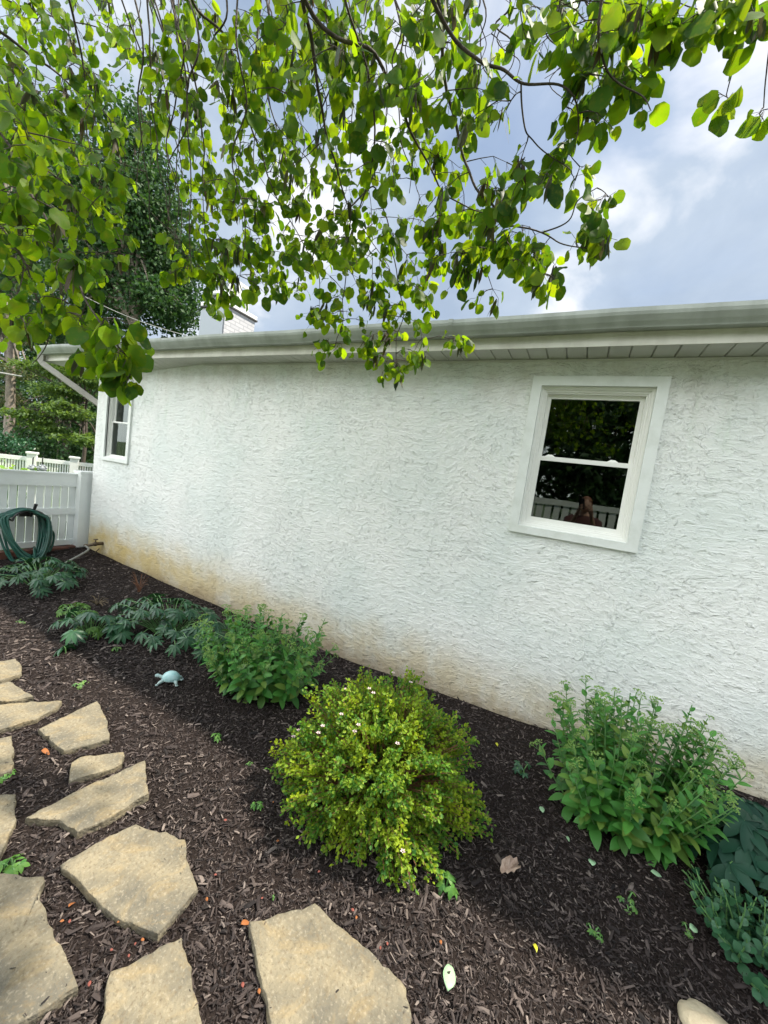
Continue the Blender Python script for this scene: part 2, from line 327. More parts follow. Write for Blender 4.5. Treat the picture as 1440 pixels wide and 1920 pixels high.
def stone_mat():
    M = mat('sandstone', (0.25, 0.215, 0.145), 0.85, 0.2, var=(0.125, 0.115, 0.09), vscale=7, bump=1.0, bscale=38, bdist=0.014, detail=12)
    N, L, b = nodes_of(M)
    old = b.inputs['Base Color'].links[0].from_socket
    tc = N.new('ShaderNodeTexCoord'); oi = N.new('ShaderNodeObjectInfo')
    n = N.new('ShaderNodeTexNoise'); n.inputs['Scale'].default_value = 5.0; n.inputs['Detail'].default_value = 9; n.inputs['Roughness'].default_value = 0.65; n.inputs['Distortion'].default_value = 1.5
    L.new(tc.outputs['Object'], n.inputs['Vector'])
    mr = N.new('ShaderNodeMapRange'); mr.inputs['From Min'].default_value = 0.5; mr.inputs['From Max'].default_value = 0.68; mr.inputs['To Max'].default_value = 0.6; L.new(n.outputs[0], mr.inputs[0])
    mx = N.new('ShaderNodeMix'); mx.data_type = 'RGBA'; L.new(mr.outputs[0], mx.inputs[0]); L.new(old, mx.inputs['A']); mx.inputs['B'].default_value = (0.30, 0.22, 0.105, 1)
    sp = N.new('ShaderNodeTexNoise'); sp.inputs['Scale'].default_value = 95; sp.inputs['Detail'].default_value = 3; L.new(tc.outputs['Object'], sp.inputs['Vector'])
    m2 = N.new('ShaderNodeMapRange'); m2.inputs['From Min'].default_value = 0.57; m2.inputs['From Max'].default_value = 0.68; m2.inputs['To Max'].default_value = 0.75; L.new(sp.outputs[0], m2.inputs[0])
    mx2 = N.new('ShaderNodeMix'); mx2.data_type = 'RGBA'; L.new(m2.outputs[0], mx2.inputs[0]); L.new(mx.outputs['Result'], mx2.inputs['A']); mx2.inputs['B'].default_value = (0.15, 0.12, 0.08, 1)
    m3 = N.new('ShaderNodeMapRange'); m3.inputs['From Min'].default_value = 0.43; m3.inputs['From Max'].default_value = 0.33; m3.inputs['To Max'].default_value = 0.3; L.new(sp.outputs[0], m3.inputs[0])
    mx3 = N.new('ShaderNodeMix'); mx3.data_type = 'RGBA'; L.new(m3.outputs[0], mx3.inputs[0]); L.new(mx2.outputs['Result'], mx3.inputs['A']); mx3.inputs['B'].default_value = (0.40, 0.35, 0.26, 1)
    L.new(mx3.outputs['Result'], b.inputs['Base Color'])
    return M
M_stone = stone_mat()
M_soil = mat('dark_mulch_bed', (0.016, 0.012, 0.011), 0.95, 0.1, var=(0.032, 0.024, 0.021), vscale=70, bump=1.0, bscale=110, bdist=0.02)
M_chip = mat('shredded_bark', island=[(0.011, 0.009, 0.009), (0.024, 0.018, 0.017), (0.055, 0.043, 0.040), (0.014, 0.011, 0.010), (0.042, 0.032, 0.03), (0.095, 0.075, 0.068), (0.02, 0.014, 0.013), (0.028, 0.02, 0.018), (0.085, 0.067, 0.06), (0.20, 0.165, 0.145)], rough=0.75, spec=0.25)
M_grass = mat('lawn', (0.045, 0.085, 0.025), 0.9, var=(0.07, 0.11, 0.03), vscale=3, bump=0.6)
def glass(name, tint):
    M = bpy.data.materials.new(name); M.use_nodes = True; nt = M.node_tree; N = nt.nodes; L = nt.links; N.clear()
    out = N.new('ShaderNodeOutputMaterial'); t = N.new('ShaderNodeBsdfTransparent'); t.inputs[0].default_value = (*tint, 1)
    g = N.new('ShaderNodeBsdfGlossy'); g.inputs['Roughness'].default_value = 0.01; g.inputs[0].default_value = (0.9, 1, 0.95, 1)
    f = N.new('ShaderNodeFresnel'); f.inputs[0].default_value = 1.75
    tc = N.new('ShaderNodeTexCoord'); n = N.new('ShaderNodeTexNoise'); n.inputs['Scale'].default_value = 3.5; n.inputs['Detail'].default_value = 1; L.new(tc.outputs['Object'], n.inputs['Vector'])
    bp = N.new('ShaderNodeBump'); bp.inputs['Strength'].default_value = 0.03; bp.inputs['Distance'].default_value = 0.01; L.new(n.outputs[0], bp.inputs['Height'])
    L.new(bp.outputs[0], g.inputs['Normal'])
    mx = N.new('ShaderNodeMixShader'); L.new(f.outputs[0], mx.inputs[0]); L.new(t.outputs[0], mx.inputs[1]); L.new(g.outputs[0], mx.inputs[2]); L.new(mx.outputs[0], out.inputs[0])
    return M
M_glass = glass('window_glass', (0.6, 0.65, 0.62))

# ------------------------------------------------------------------ ground
PX = np.array([-30, -6.2, -5.8, -5.0, -3.35, -1.8, -0.63, -0.05, 0.85, 1.6, 30])
PZ = np.array([0.08, 0.08, 0.08, 0.045, -0.02, -0.05, -0.018, 0.008, 0.085, 0.11, 0.11])
def gz(x, y, rough=True):
    x = np.asarray(x, float); y = np.asarray(y, float)
    k = np.clip((y+1.3)/1.2, 0, 1); k = k*k*(3-2*k)
    z = np.interp(x, PX, PZ)*k
    if rough:
        z = z+0.006*np.sin(x*7.1+y*3.3)*np.cos(y*6.2-x*2.0)+0.004*np.sin(x*17+y*9)*np.sin(y*21)
    return z
def gpt(px, py, dz=0.0):
    p = at_z(px, py, 0)
    for _ in range(6): p = at_z(px, py, float(gz(p[0], p[1]))+dz)
    return p
def build_ground():
    xs = np.concatenate([[-900, -200, -60, -25, -12], np.arange(-8, 4, 0.07), [6, 12, 40, 200, 900]])
    ys = np.concatenate([[-900, -200, -60, -25, -10, -5], np.arange(-4, 0.3, 0.05), [1, 3, 8, 30, 100, 300, 900]])
    X, Y = np.meshgrid(xs, ys); Z = gz(X, Y)
    far = (np.abs(X+2) > 6.5) | (Y < -4) | (Y > 0.4)
    Z = np.where(far, np.where(Y > -1, Z*0.3, 0)-0.0, Z)
    V = np.stack([X.ravel(), Y.ravel(), Z.ravel()], 1); nx, ny = len(xs), len(ys)
    F = [(j*nx+i, j*nx+i+1, (j+1)*nx+i+1, (j+1)*nx+i) for j in range(ny-1) for i in range(nx-1)]
    o = MB().add(V, F).build('ground', [M_soil, M_grass], smooth=True); tag(o, kind='structure')
    mi = np.array([1 if (X.ravel()[f[0]] < -6.3 or X.ravel()[f[0]] > 4 or Y.ravel()[f[0]] < -4.1) else 0 for f in F], np.int32)
    o.data.polygons.foreach_set('material_index', mi)
build_ground()

# ------------------------------------------------------------------ house
XL, XR = -5.90, 5.0
ZS = 2.546
def soffit_wall_z(x): return float(np.interp(x, [-5.95, -4.69, -3.86, 9], [2.385, 2.485, ZS, ZS]))
house = empty('house', (XL, 0, 0), 'single storey white stucco house with weathered gutter along its low eave', 'house')
WX0, WX1, WZ0, WZ1 = -0.4314, 0.3560, 1.3423, 2.4295        # outer trim of the near window
FX0, FX1, FZ0, FZ1 = -5.69, -5.10, 1.325, 2.335             # far window
def build_wall():
    mb = MB(); xs = sorted({XL, -4.69, -3.86, FX0+.05, FX1-.05, WX0+.05, WX1-.05, XR}); holes = [(FX0+.05, FX1-.05, FZ0+.05, FZ1-.05), (WX0+.05, WX1-.05, WZ0+.05, WZ1-.05)]
    for a, b in zip(xs[:-1], xs[1:]):
        cells = [(-0.5, None)]
        h = [q for q in holes if q[0] <= a+1e-6 and q[1] >= b-1e-6]
        ta, tb = soffit_wall_z(a)+0.03, soffit_wall_z(b)+0.03
        if h:
            h = h[0]; mb.add([(a, 0, -.5), (b, 0, -.5), (b, 0, h[2]), (a, 0, h[2])], [(0, 1, 2, 3)]); mb.add([(a, 0, h[3]), (b, 0, h[3]), (b, 0, tb), (a, 0, ta)], [(0, 1, 2, 3)])
            D = 0.16   # reveals
            mb.add([(a, 0, h[2]), (b, 0, h[2]), (b, D, h[2]), (a, D, h[2])], [(0, 1, 2, 3)]); mb.add([(a, 0, h[3]), (a, D, h[3]), (b, D, h[3]), (b, 0, h[3])], [(0, 1, 2, 3)])
            mb.add([(a, 0, h[2]), (a, D, h[2]), (a, D, h[3]), (a, 0, h[3])], [(0, 1, 2, 3)]); mb.add([(b, 0, h[2]), (b, 0, h[3]), (b, D, h[3]), (b, D, h[2])], [(0, 1, 2, 3)])
        else: mb.add([(a, 0, -.5), (b, 0, -.5), (b, 0, tb), (a, 0, ta)], [(0, 1, 2, 3)])
    # side and back walls close the house so that no light leaks in
    z = soffit_wall_z(XL)+0.03
    mb.add([(XL, 0, -.5), (XL, 8, -.5), (XL, 8, 2.6), (XL, 4, 4.0), (XL, 0, z)], [(4, 3, 2, 1, 0)])
    mb.add([(XR, 0, -.5), (XR, 8, -.5), (XR, 8, 2.6), (XR, 4, 4.0), (XR, 0, 2.57)], [(0, 1, 2, 3, 4)])
    mb.add([(XL, 8, -.5), (XR, 8, -.5), (XR, 8, 2.6), (XL, 8, 2.6)], [(3, 2, 1, 0)])
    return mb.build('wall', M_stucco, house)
wall = build_wall()
FY, GY = -0.245, -0.362      # fascia face, gutter front
XE = -6.78                   # end of the eave past the corner
def build_eave():
    r = MB()  # roof slab, ridge at y=4
    for (ya, za, yb, zb) in ((-0.30, 2.70, 4.0, 4.02), (4.0, 4.02, 8.4, 2.70)):
        for d in (0, -0.04):
            q = [(XE, ya, za+d), (XR+.4, ya, za+d), (XR+.4, yb, zb+d), (XE, yb, zb+d)]
            r.add(q, [(0, 1, 2, 3)] if d == 0 else [(3, 2, 1, 0)])
    r.add([(XE, -.30, 2.70), (XE, -.30, 2.66), (XR+.4, -.30, 2.66), (XR+.4, -.30, 2.70)], [(0, 1, 2, 3)])
    roof = r.build('roof', M_roof, house)
    f = MB(); xs = [XE, -5.0, -3.0, 0, XR+.4]
    f.box((XE, FY, ZS-0.004), (XR+.4, FY+0.02, 2.665)); f.box((XE, FY-0.006, ZS-0.010), (XR+.4, FY, ZS+0.018)); f.box((XE-.0, FY-.003, 2.60), (XR+.4, FY, 2.612))
    f.box((XE-0.02, FY-0.008, ZS-.012), (XE, 0.9, 2.69))
    f.build('fascia', M_fascia, house)
    s = MB(); n = 60; X = np.concatenate([np.linspace(XE+.02, XL, 5), np.arange(XL+.12, XR+.4, 0.118)])
    for a, b in zip(X[:-1], X[1:]):
        wa, wb = soffit_wall_z(a), soffit_wall_z(b); g = 0.010
        ya = 0.0 if a >= XL-1e-6 else FY+(0-FY)*(a-XE)/(XL-XE)
        yb = 0.0 if b >= XL-1e-6 else FY+(0-FY)*(b-XE)/(XL-XE)
        if a < XL-.01: wa = ZS+(soffit_wall_z(XL)-ZS)*(a-XE)/(XL-XE); wb = ZS+(soffit_wall_z(XL)-ZS)*(b-XE)/(XL-XE); g = 0
        s.add([(a, FY+.02, ZS), (b-g, FY+.02, ZS), (b-g, yb, wb), (a, ya, wa)], [(0, 3, 2, 1)])
        if g:   # V groove between panels
            s.add([(b-g, FY+.02, ZS), (b-g/2, FY+.02, ZS+.014), (b-g/2, yb, wb+.014), (b-g, yb, wb)], [(0, 3, 2, 1)])
            s.add([(b-g/2, FY+.02, ZS+.014), (b, FY+.02, ZS), (b, yb, wb), (b-g/2, yb, wb+.014)], [(0, 3, 2, 1)])
    s.build('soffit', M_soffit, house)
    # J channel and the dark slit where the soffit meets the stucco
    j = MB(); j.add([(-3.86, -0.012, ZS-.004), (XR, -0.012, ZS-.004), (XR, -0.002, ZS-.016), (-3.86, -0.002, ZS-.016)], [(0, 3, 2, 1)])
    j.build('channel_trim', M_soffit, house)
    # K-style gutter profile (y, z)
    prof = [(FY-.002, 2.70), (FY-.002, 2.613), (FY-.066, 2.611), (FY-.070, 2.617), (FY-.090, 2.636), (GY+.006, 2.662), (GY, 2.678), (GY, 2.700), (GY+.012, 2.702), (GY+.012, 2.694)]
    g = MB(); xs = np.linspace(XE-.03, XR+.4, 26); V = []
    for i, x in enumerate(xs):
        sag = 0.004*math.sin(i*1.9)
        V += [(x, y, z+sag) for y, z in prof]
    k = len(prof); g.add(V, [(i*k+j, (i+1)*k+j, (i+1)*k+j+1, i*k+j+1) for i in range(len(xs)-1) for j in range(k-1)])
    gut = g.build('gutter', M_gutter, house)
    c = MB(); c.add([(XE-.03, y, z) for y, z in prof[:8]], [tuple(range(8))]); c.build('end_cap', M_gutter, gut)
    for x in (-4.1, -0.98, 1.1):
        c = MB(); V = [(xx, y-.003 if y < FY-.05 else y, z-(0.003 if z < 2.615 else -0.001)) for xx in (x, x+.03) for y, z in prof]
        c.add(V, [(j, k+j, k+j+1, j+1) for j in range(k-1)]); c.build('joint_sleeve', M_gutter, gut)
    d = MB(); a = np.array([XE+.05, -0.30, 2.52]); b = at_y(183, 760, 0.06); b[1] = 0.12; b = b+np.array([-0.02, 0, 0])
    P = [a+np.array([0, 0, .08]), a, a*0.97+b*0.03+np.array([0, 0, -.02]), b, b+np.array([0, .02, -.08]), [b[0], b[1]+.02, 0.2]]
    d.tube(P, 0.048, 4); d.build('downspout', mat('grey_beige_pipe', (0.42, 0.40, 0.36), 0.6, 0.2, var=(0.33, 0.32, 0.28), vscale=6), house)
    # white flare of the wall cap behind
build_eave()

def build_window(x0, x1, z0, z1, slim=False):
    """outer trim on the stucco, vinyl frame stepped back, two sashes"""
    tw = 0.062 if not slim else 0.05
    t = MB(); y0 = -0.020
    t.box((x0, y0, z0), (x0+tw, 0.004, z1)); t.box((x1-tw, y0-.002, z0), (x1, 0.004, z1))
    t.box((x0+tw, y0-.001, z1-tw), (x1-tw, 0.004, z1)); t.box((x0+tw, y0-.001, z0), (x1-tw, 0.004, z0+tw*.85))
    w = t.build('window', M_trim, house)
    a0, a1, b0, b1 = x0+tw, x1-tw, z0+tw*.85, z1-tw
    # reveal lining
    rv_ = MB(); D = 0.075
    rv_.box((a0-.01, 0.004, b0-.01), (a0, D, b1+.01)); rv_.box((a1, 0.004, b0-.01), (a1+.01, D, b1+.01)); rv_.box((a0, 0.004, b1), (a1, D, b1+.01)); rv_.box((a0, 0.004, b0-.01), (a1, D, b0))
    rv_.build('lining', M_trim, w)
    def ring(mb, x0, x1, z0, z1, t, ya, yb, tb=None):
        tb = tb or t
        mb.box((x0, ya, z0), (x0+t, yb, z1)); mb.box((x1-t, ya, z0), (x1, yb, z1)); mb.box((x0+t, ya+.001, z1-t), (x1-t, yb, z1)); mb.box((x0+t, ya+.001, z0), (x1-t, yb, z0+tb))
    f = MB(); s = 0.6 if slim else 1.0
    ring(f, a0, a1, b0, b1, 0.018*s, 0.012, 0.11); ring(f, a0+.018*s, a1-.018*s, b0+.018*s, b1-.018*s, 0.013*s, 0.026, 0.11); ring(f, a0+.031*s, a1-.031*s, b0+.031*s, b1-.031*s, 0.010*s, 0.038, 0.11)
    f.build('frame', M_vinyl, w)
    c0, c1, d0, d1 = a0+.041*s, a1-.041*s, b0+.036*s, b1-.041*s
    mid = d0+(d1-d0)*0.505
    up = MB(); ring(up, c0, c1, mid-.012, d1, 0.026*s, 0.072, 0.10); u = up.build('sash', M_vinyl, w)
    lo = MB(); ring(lo, c0-.006, c1+.006, d0, mid+.014, 0.030*s, 0.046, 0.070, 0.034*s); l = lo.build('sash', M_vinyl, w)
    g = MB(); g.add([(c0, 0.086, mid-.01), (c1, 0.086, mid-.01), (c1, 0.086, d1), (c0, 0.086, d1)], [(0, 1, 2, 3)]); g.build('pane', M_glass, w)
    g = MB(); g.add([(c0, 0.058, d0), (c1, 0.058, d0), (c1, 0.058, mid), (c0, 0.058, mid)], [(0, 1, 2, 3)]); g.build('pane', M_glass, w)
    if not slim:
        for fx in (0.14, 0.80):
            k = MB(); xx = c0+(c1-c0)*fx
            k.add([(xx-.035, .05, mid+.013), (xx+.035, .05, mid+.013), (xx+.012, .055, mid+.028), (xx-.012, .055, mid+.028), (xx-.035, .07, mid+.013), (xx+.035, .07, mid+.013), (xx+.012, .07, mid+.028), (xx-.012, .07, mid+.028)],
                  [(0, 1, 2, 3), (3, 2, 6, 7), (1, 5, 6, 2), (0, 3, 7, 4)]); k.build('sash_lock', M_vinyl, w)
    # dark room behind, with a hanging blind in the far one
    r = MB(); r.add([(x0-.3, .161, z0-.4), (x1+.3, .161, z0-.4), (x1+.3, 2.0, z0-.4), (x0-.3, 2.0, z0-.4), (x0-.3, .161, z1+.06), (x1+.3, .161, z1+.06), (x1+.3, 2.0, z1+.06), (x0-.3, 2.0, z1+.06)],
                    [(0, 3, 2, 1), (4, 5, 6, 7), (3, 7, 6, 2), (0, 4, 7, 3), (1, 2, 6, 5)]); r.build('room_lining', M_room, w)
    if slim:
        c = MB()
        for i in range(3): c.box((c0+.02+i*.075, .13, d0-.1), (c0+.075+i*.075, .134, mid))
        c.build('curtain', mat('grey_curtain', (0.07, 0.07, 0.075), 0.9), w)
    return w
w1 = build_window(WX0, WX1, WZ0, WZ1)
w2 = build_window(FX0, FX1, FZ0, FZ1, True)
w1['label'] = 'large double hung window with wide pale trim'; w2['label'] = 'narrow double hung window near the corner'

def brick_chimney():
    Y0 = 2.2
    p = at_y(424, 573, Y0); pl = at_y(378, 600, Y0)
    d = ray(480, 603); t = (p[2]-CAM[2])/d[2]; q = CAM+d*t          # far end of the top edge
    X1, X0, Zt = p[0], pl[0], p[2]; Y1 = min(max(q[1], Y0+.5), Y0+3.0)
    b = MB(); b.box((X0, Y0, 2.6), (X1, Y1, Zt)); ch = b.build('chimney', M_chim, house)
    N, L, bs = nodes_of(M_chim)
    tc = N.new('ShaderNodeTexCoord'); sp = N.new('ShaderNodeSeparateXYZ'); cb = N.new('ShaderNodeCombineXYZ'); L.new(tc.outputs['Object'], sp.inputs[0])
    ad = N.new('ShaderNodeMath'); L.new(sp.outputs[0], ad.inputs[0]); L.new(sp.outputs[1], ad.inputs[1]); L.new(ad.outputs[0], cb.inputs[0]); L.new(sp.outputs[2], cb.inputs[1])
    br = N.new('ShaderNodeTexBrick'); L.new(cb.outputs[0], br.inputs['Vector']); br.inputs['Scale'].default_value = 1; br.inputs['Brick Width'].default_value = 0.2; br.inputs['Row Height'].default_value = 0.07; br.inputs['Mortar Size'].default_value = 0.01
    br.inputs['Color1'].default_value = (.55, .55, .56, 1); br.inputs['Color2'].default_value = (.48, .49, .51, 1); br.inputs['Mortar'].default_value = (.38, .39, .41, 1); L.new(br.outputs[0], bs.inputs['Base Color'])
    c = MB(); c.box((X0-.004, Y0-.03, 2.6), (X1-.02, Y0-.002, Zt-.05)); c.build('flashing', M_metal, ch)
    c = MB(); c.box((X0-.03, Y0-.04, Zt), (X1+.03, Y1+.04, Zt+.03)); c.build('drip_edge', M_dark, ch)
    c = MB(); c.box((X0-.02, Y0-.03, Zt+.03), (X1+.02, Y1+.03, Zt+.10))
    for yy in np.linspace(Y0+.05, Y1-.25, 3): c.box((X1-.06, yy, Zt+.10), (X1, yy+.06, Zt+.55)); c.box((X0, yy, Zt+.10), (X0+.06, yy+.06, Zt+.55))
    for zz in (.28, .50): c.box((X1-.05, Y0+.05, Zt+zz), (X1-.005, Y1-.2, Zt+zz+.05)); c.box((X0, Y0+.05, Zt+zz), (X1-.05, Y0+.1, Zt+zz+.05))
    c.build('white_cap_rail', M_vinyl, ch)
    c = MB(); c.box((X0+.08, Y0+.12, Zt+.10), (X1-.08, Y1-.3, Zt+.48)); c.build('louvre', M_metal, ch)
brick_chimney()

# ------------------------------------------------------------------ fences
def gate_fence():
    X = -6.08; y0, y1 = -0.10, -1.9
    t = empty('fence_panel', (X, -0.9, 0.1), 'white vinyl board fence panel meeting the house corner, hose hung on it', 'fence')
    r = MB()
    for (za, zb) in ((0.905, 1.065), (0.53, 0.615), (0.115, 0.185)): r.box((X-.02, y1, za), (X+.03, y0, zb))
    r.box((X-.03, y1, 1.065), (X+.04, y0, 1.085)); r.build('rail', M_fence, t)
    yy = y0-.012
    while yy > y1:
        b = MB(); b.box((X-.008, yy-.072, 0.15), (X+.012, yy, 0.95)); b.build('board', M_fence, t); yy -= 0.087
    p = MB(); p.box((X-.05, y0-.01, -0.02), (X+.125, y0+.22, 1.10)); p.box((X-.058, y0-.018, 1.10), (X+.133, y0+.228, 1.125)); p.build('post', M_fence, t)
    p = MB(); p.box((X-.05, y1-.1, -0.02), (X+.075, y1, 1.10)); p.build('post', M_fence, t)
    e = empty('brick_edging', (X, -0.9, 0.02), 'row of red brown bricks laid flat under the white fence panel', 'brick edging')
    yy = 0.02; i = 0
    while yy > -2.0:
        b = MB(); L_ = 0.2; b.box((X+.01+random.uniform(-.01, .01), yy-L_, -0.02), (X+.115+random.uniform(-.01, .01), yy-.008, 0.105+random.uniform(-.008, .006)), random.uniform(-.03, .03))
        b.build('brick', M_brick, e); yy -= L_
gate_fence()
def far_fence():
    Z = 1.12; a = at_z(-120, 838, Z); b = at_z(235, 876, Z); d = b-a; L_ = np.linalg.norm(d[:2]); ang = math.atan2(d[1], d[0])
    t = empty('picket_fence', (*((a+b)/2)[:2], 0), 'white picket fence farther back with close narrow slats, dark trees behind', 'fence')
    t.rotation_euler = (0, 0, 0)
    def bx(mb, s0, s1, z0, z1, th=0.03, off=0):
        c = a+(b-a)*((s0+s1)/2/L_); mb.box((c[0]-(s1-s0)/2, c[1]-th/2+off, z0), (c[0]+(s1-s0)/2, c[1]+th/2+off, z1), ang, (c[0], c[1]))
    r = MB(); 
    bx(r, 0, L_, Z-.065, Z, .05); bx(r, 0, L_, Z-.42, Z-.34, .05); bx(r, 0, L_, .1, .2, .05); r.build('rail', M_fence, t)
    s = 0.02
    k = 0
    while s < L_ and k < 95:
        m_ = MB(); bx(m_, s, s+L_/70*.58, .1, Z-.05, .02); m_.build('slat', M_fence, t); s += L_/70; k += 1
    for px in (55, 168):
        q = at_z(px, 858, Z); u = np.dot(q[:2]-a[:2], d[:2])/L_
        m_ = MB(); bx(m_, u-.06, u+.06, 0, Z+.06, .13); bx(m_, u-.075, u+.075, Z+.06, Z+.09, .16); m_.build('post', M_fence, t)
    return a, b
FA, FB = far_fence()
def lanterns():
    for i, px in enumerate((61, 79)):
        d = ray(px, 879); n = np.array([-(FB-FA)[1], (FB-FA)[0], 0]); t_ = ((FA-CAM) @ n)/(d @ n)-0.25; p = CAM+d*t_
        t = empty('hanging_ornament', p-[0, 0, .08], ['small round grey ornament on a dark hook before the far fence, left of its twin', 'small round grey ornament on a dark hook before the far fence, right of its twin'][i], 'garden ornament', 'round ornaments on hooks by the far fence')
        m_ = MB()
        for k in range(10):
            a0, a1 = 2*math.pi*k/10, 2*math.pi*(k+1)/10
            m_.tube([p+[0, .055*math.cos(a0), .055*math.sin(a0)], p+[0, .055*math.cos(a1), .055*math.sin(a1)]], .018, 6)
        m_.ell(p, (.03, .05, .05), 8, 6); m_.build('ring', M_metal, t, True)
        m_ = MB(); m_.tube([p+[0, 0, .05], p+[0, 0, .17], p+[0.02, 0, .19]], .009, 6); m_.build('hook', M_black, t)
lanterns()

# ------------------------------------------------------------------ hose, tap
def hose():
    X = -5.99
    hg = empty('hose_hanger', (X, -0.62, 0.6), 'black hose hanger fixed to the white fence, hidden by the coil', 'hose hanger')
    m_ = MB(); m_.box((X-.05, -.70, .52), (X-.035, -.60, .60)); m_.build('plate', M_black, hg)
    m_ = MB(); P = [(X-.05, -.85+.0, .50)]; 
    V = []
    for k in range(9):
        t = math.pi*(k/8); V.append((X+.02, -.66+.16*math.cos(t), .50+.12*math.sin(t)))
    m_.tube([(x-.06, y, z) for x, y, z in V], .012, 6); m_.tube([(x+.10, y, z) for x, y, z in V], .012, 6)
    for v in V: m_.tube([(v[0]-.06, v[1], v[2]), (v[0]+.10, v[1], v[2])], .011, 4)
    m_.build('saddle', M_black, hg)
    m_ = MB(); p = at_x(65, 948, X+.09); m_.tube([(X+.05, p[1]-.02, p[2]-.14), p+[0, 0, -.04], p+[0.01, .01, .02]], [.014, .016, .02], 8); m_.build('prong', M_black, hg)
    h = empty('garden_hose', (X+.05, -.66, .3), 'coiled dark green garden hose hanging on the white fence', 'hose')
    m_ = MB(); lst = []; r2 = random.Random(3)
    turns = 15; per = 26; ph = 0
    for k in range(turns):
        ry = 0.075+0.013*(k % 5)+r2.uniform(-.01, .02); bot = r2.uniform(-.12, .08); sw = r2.uniform(-.05, .06); xo = X+.0+.012*(k % 9)+r2.uniform(0, .02)
        for j in range(per):
            t = 2*math.pi*j/per+math.pi/2
            y = -.69+(ry+(.085 if math.sin(t) < 0.3 else .04)*abs(math.cos(t)))*math.cos(t)+sw*max(0, -math.sin(t))
            top = .615+.0045*(k % 4)
            z = top+(.115+.004*(k % 3))*(math.sin(t)-1) if math.sin(t) > 0 else top-.117-math.sin(-t)*0-(top-.117-bot)*(-math.sin(t))
            lst.append((xo+.03*math.sin(t*1.0+k)+.26*max(0, -math.sin(t)), y, max(z, .045)))
    P = crv(np.array(lst)[::2], 3); m_.tube(P, .0125, 7)
    m_.build('coil', M_hose, h, True)
    m_ = MB(); P = crv([(X+.1, -.47, .40), (X+.1, -.41, .33), (X+.08, -.39, .24), (X+.1, -.42, .12), (X+.12, -.46, .08)], 6); m_.tube(P, .0125, 7); m_.build('loose_end', M_hose, h, True)
    m_ = MB(); P = crv([(X+.12, -.60, .16), gpt(62, 1062, .05), gpt(28, 1068, .03), gpt(-40, 1070, .03), gpt(-120, 1075, .03)], 6); m_.tube(P, .0125, 7)
    P = crv([gpt(60, 1074, .03), gpt(28, 1077, .03), gpt(-40, 1080, .03), gpt(-120, 1090, .03)], 6); m_.tube(P, .0125, 7)
    m_.build('trailing_length', M_hose, h, True)
    tp = at_y(190, 1019, -0.02)
    t = empty('garden_tap', tp, 'dark old tap low on the white wall beside the corner', 'tap')
    m_ = MB(); m_.tube([tp+[0, .02, 0], tp+[0, -.07, 0]], .022, 8); m_.ell(tp+[0, -.07, .0], (.03, .03, .03), 8, 6); m_.tube([tp+[0, -.07, 0], tp+[-.04, -.12, -.02], tp+[-.09, -.15, -.03]], [.02, .018, .02], 8); m_.build('spout', M_brass, t)
    m_ = MB(); m_.tube([tp+[0, -.07, .03], tp+[0, -.07, .055]], .008, 6); m_.ell(tp+[0, -.07, .06], (.03, .03, .008), 10, 4); m_.build('handle', M_brass, t)
    s = empty('water_pipe', tp+[-.1, -.16, -.04], 'thin grey pipe slanting down from the tap into the bed', 'pipe')
    e = gpt(122, 1056, .02)
    m_ = MB(); m_.tube(crv([tp+[-.085, -.15, -.03], tp*.6+e*.4+[0, 0, .005], e], 6), [.014]*13, 7); m_.build('pipe_run', mat('grey_rubber', (0.20, 0.20, 0.18), 0.6), s, True)
    m_ = MB(); m_.tube(crv([tp+[.06, -.05, -.05], tp+[.03, -.10, -.13], tp+[-.02, -.12, -.2]], 5), .006, 5); m_.build('wire_stub', M_brass, s)
hose()

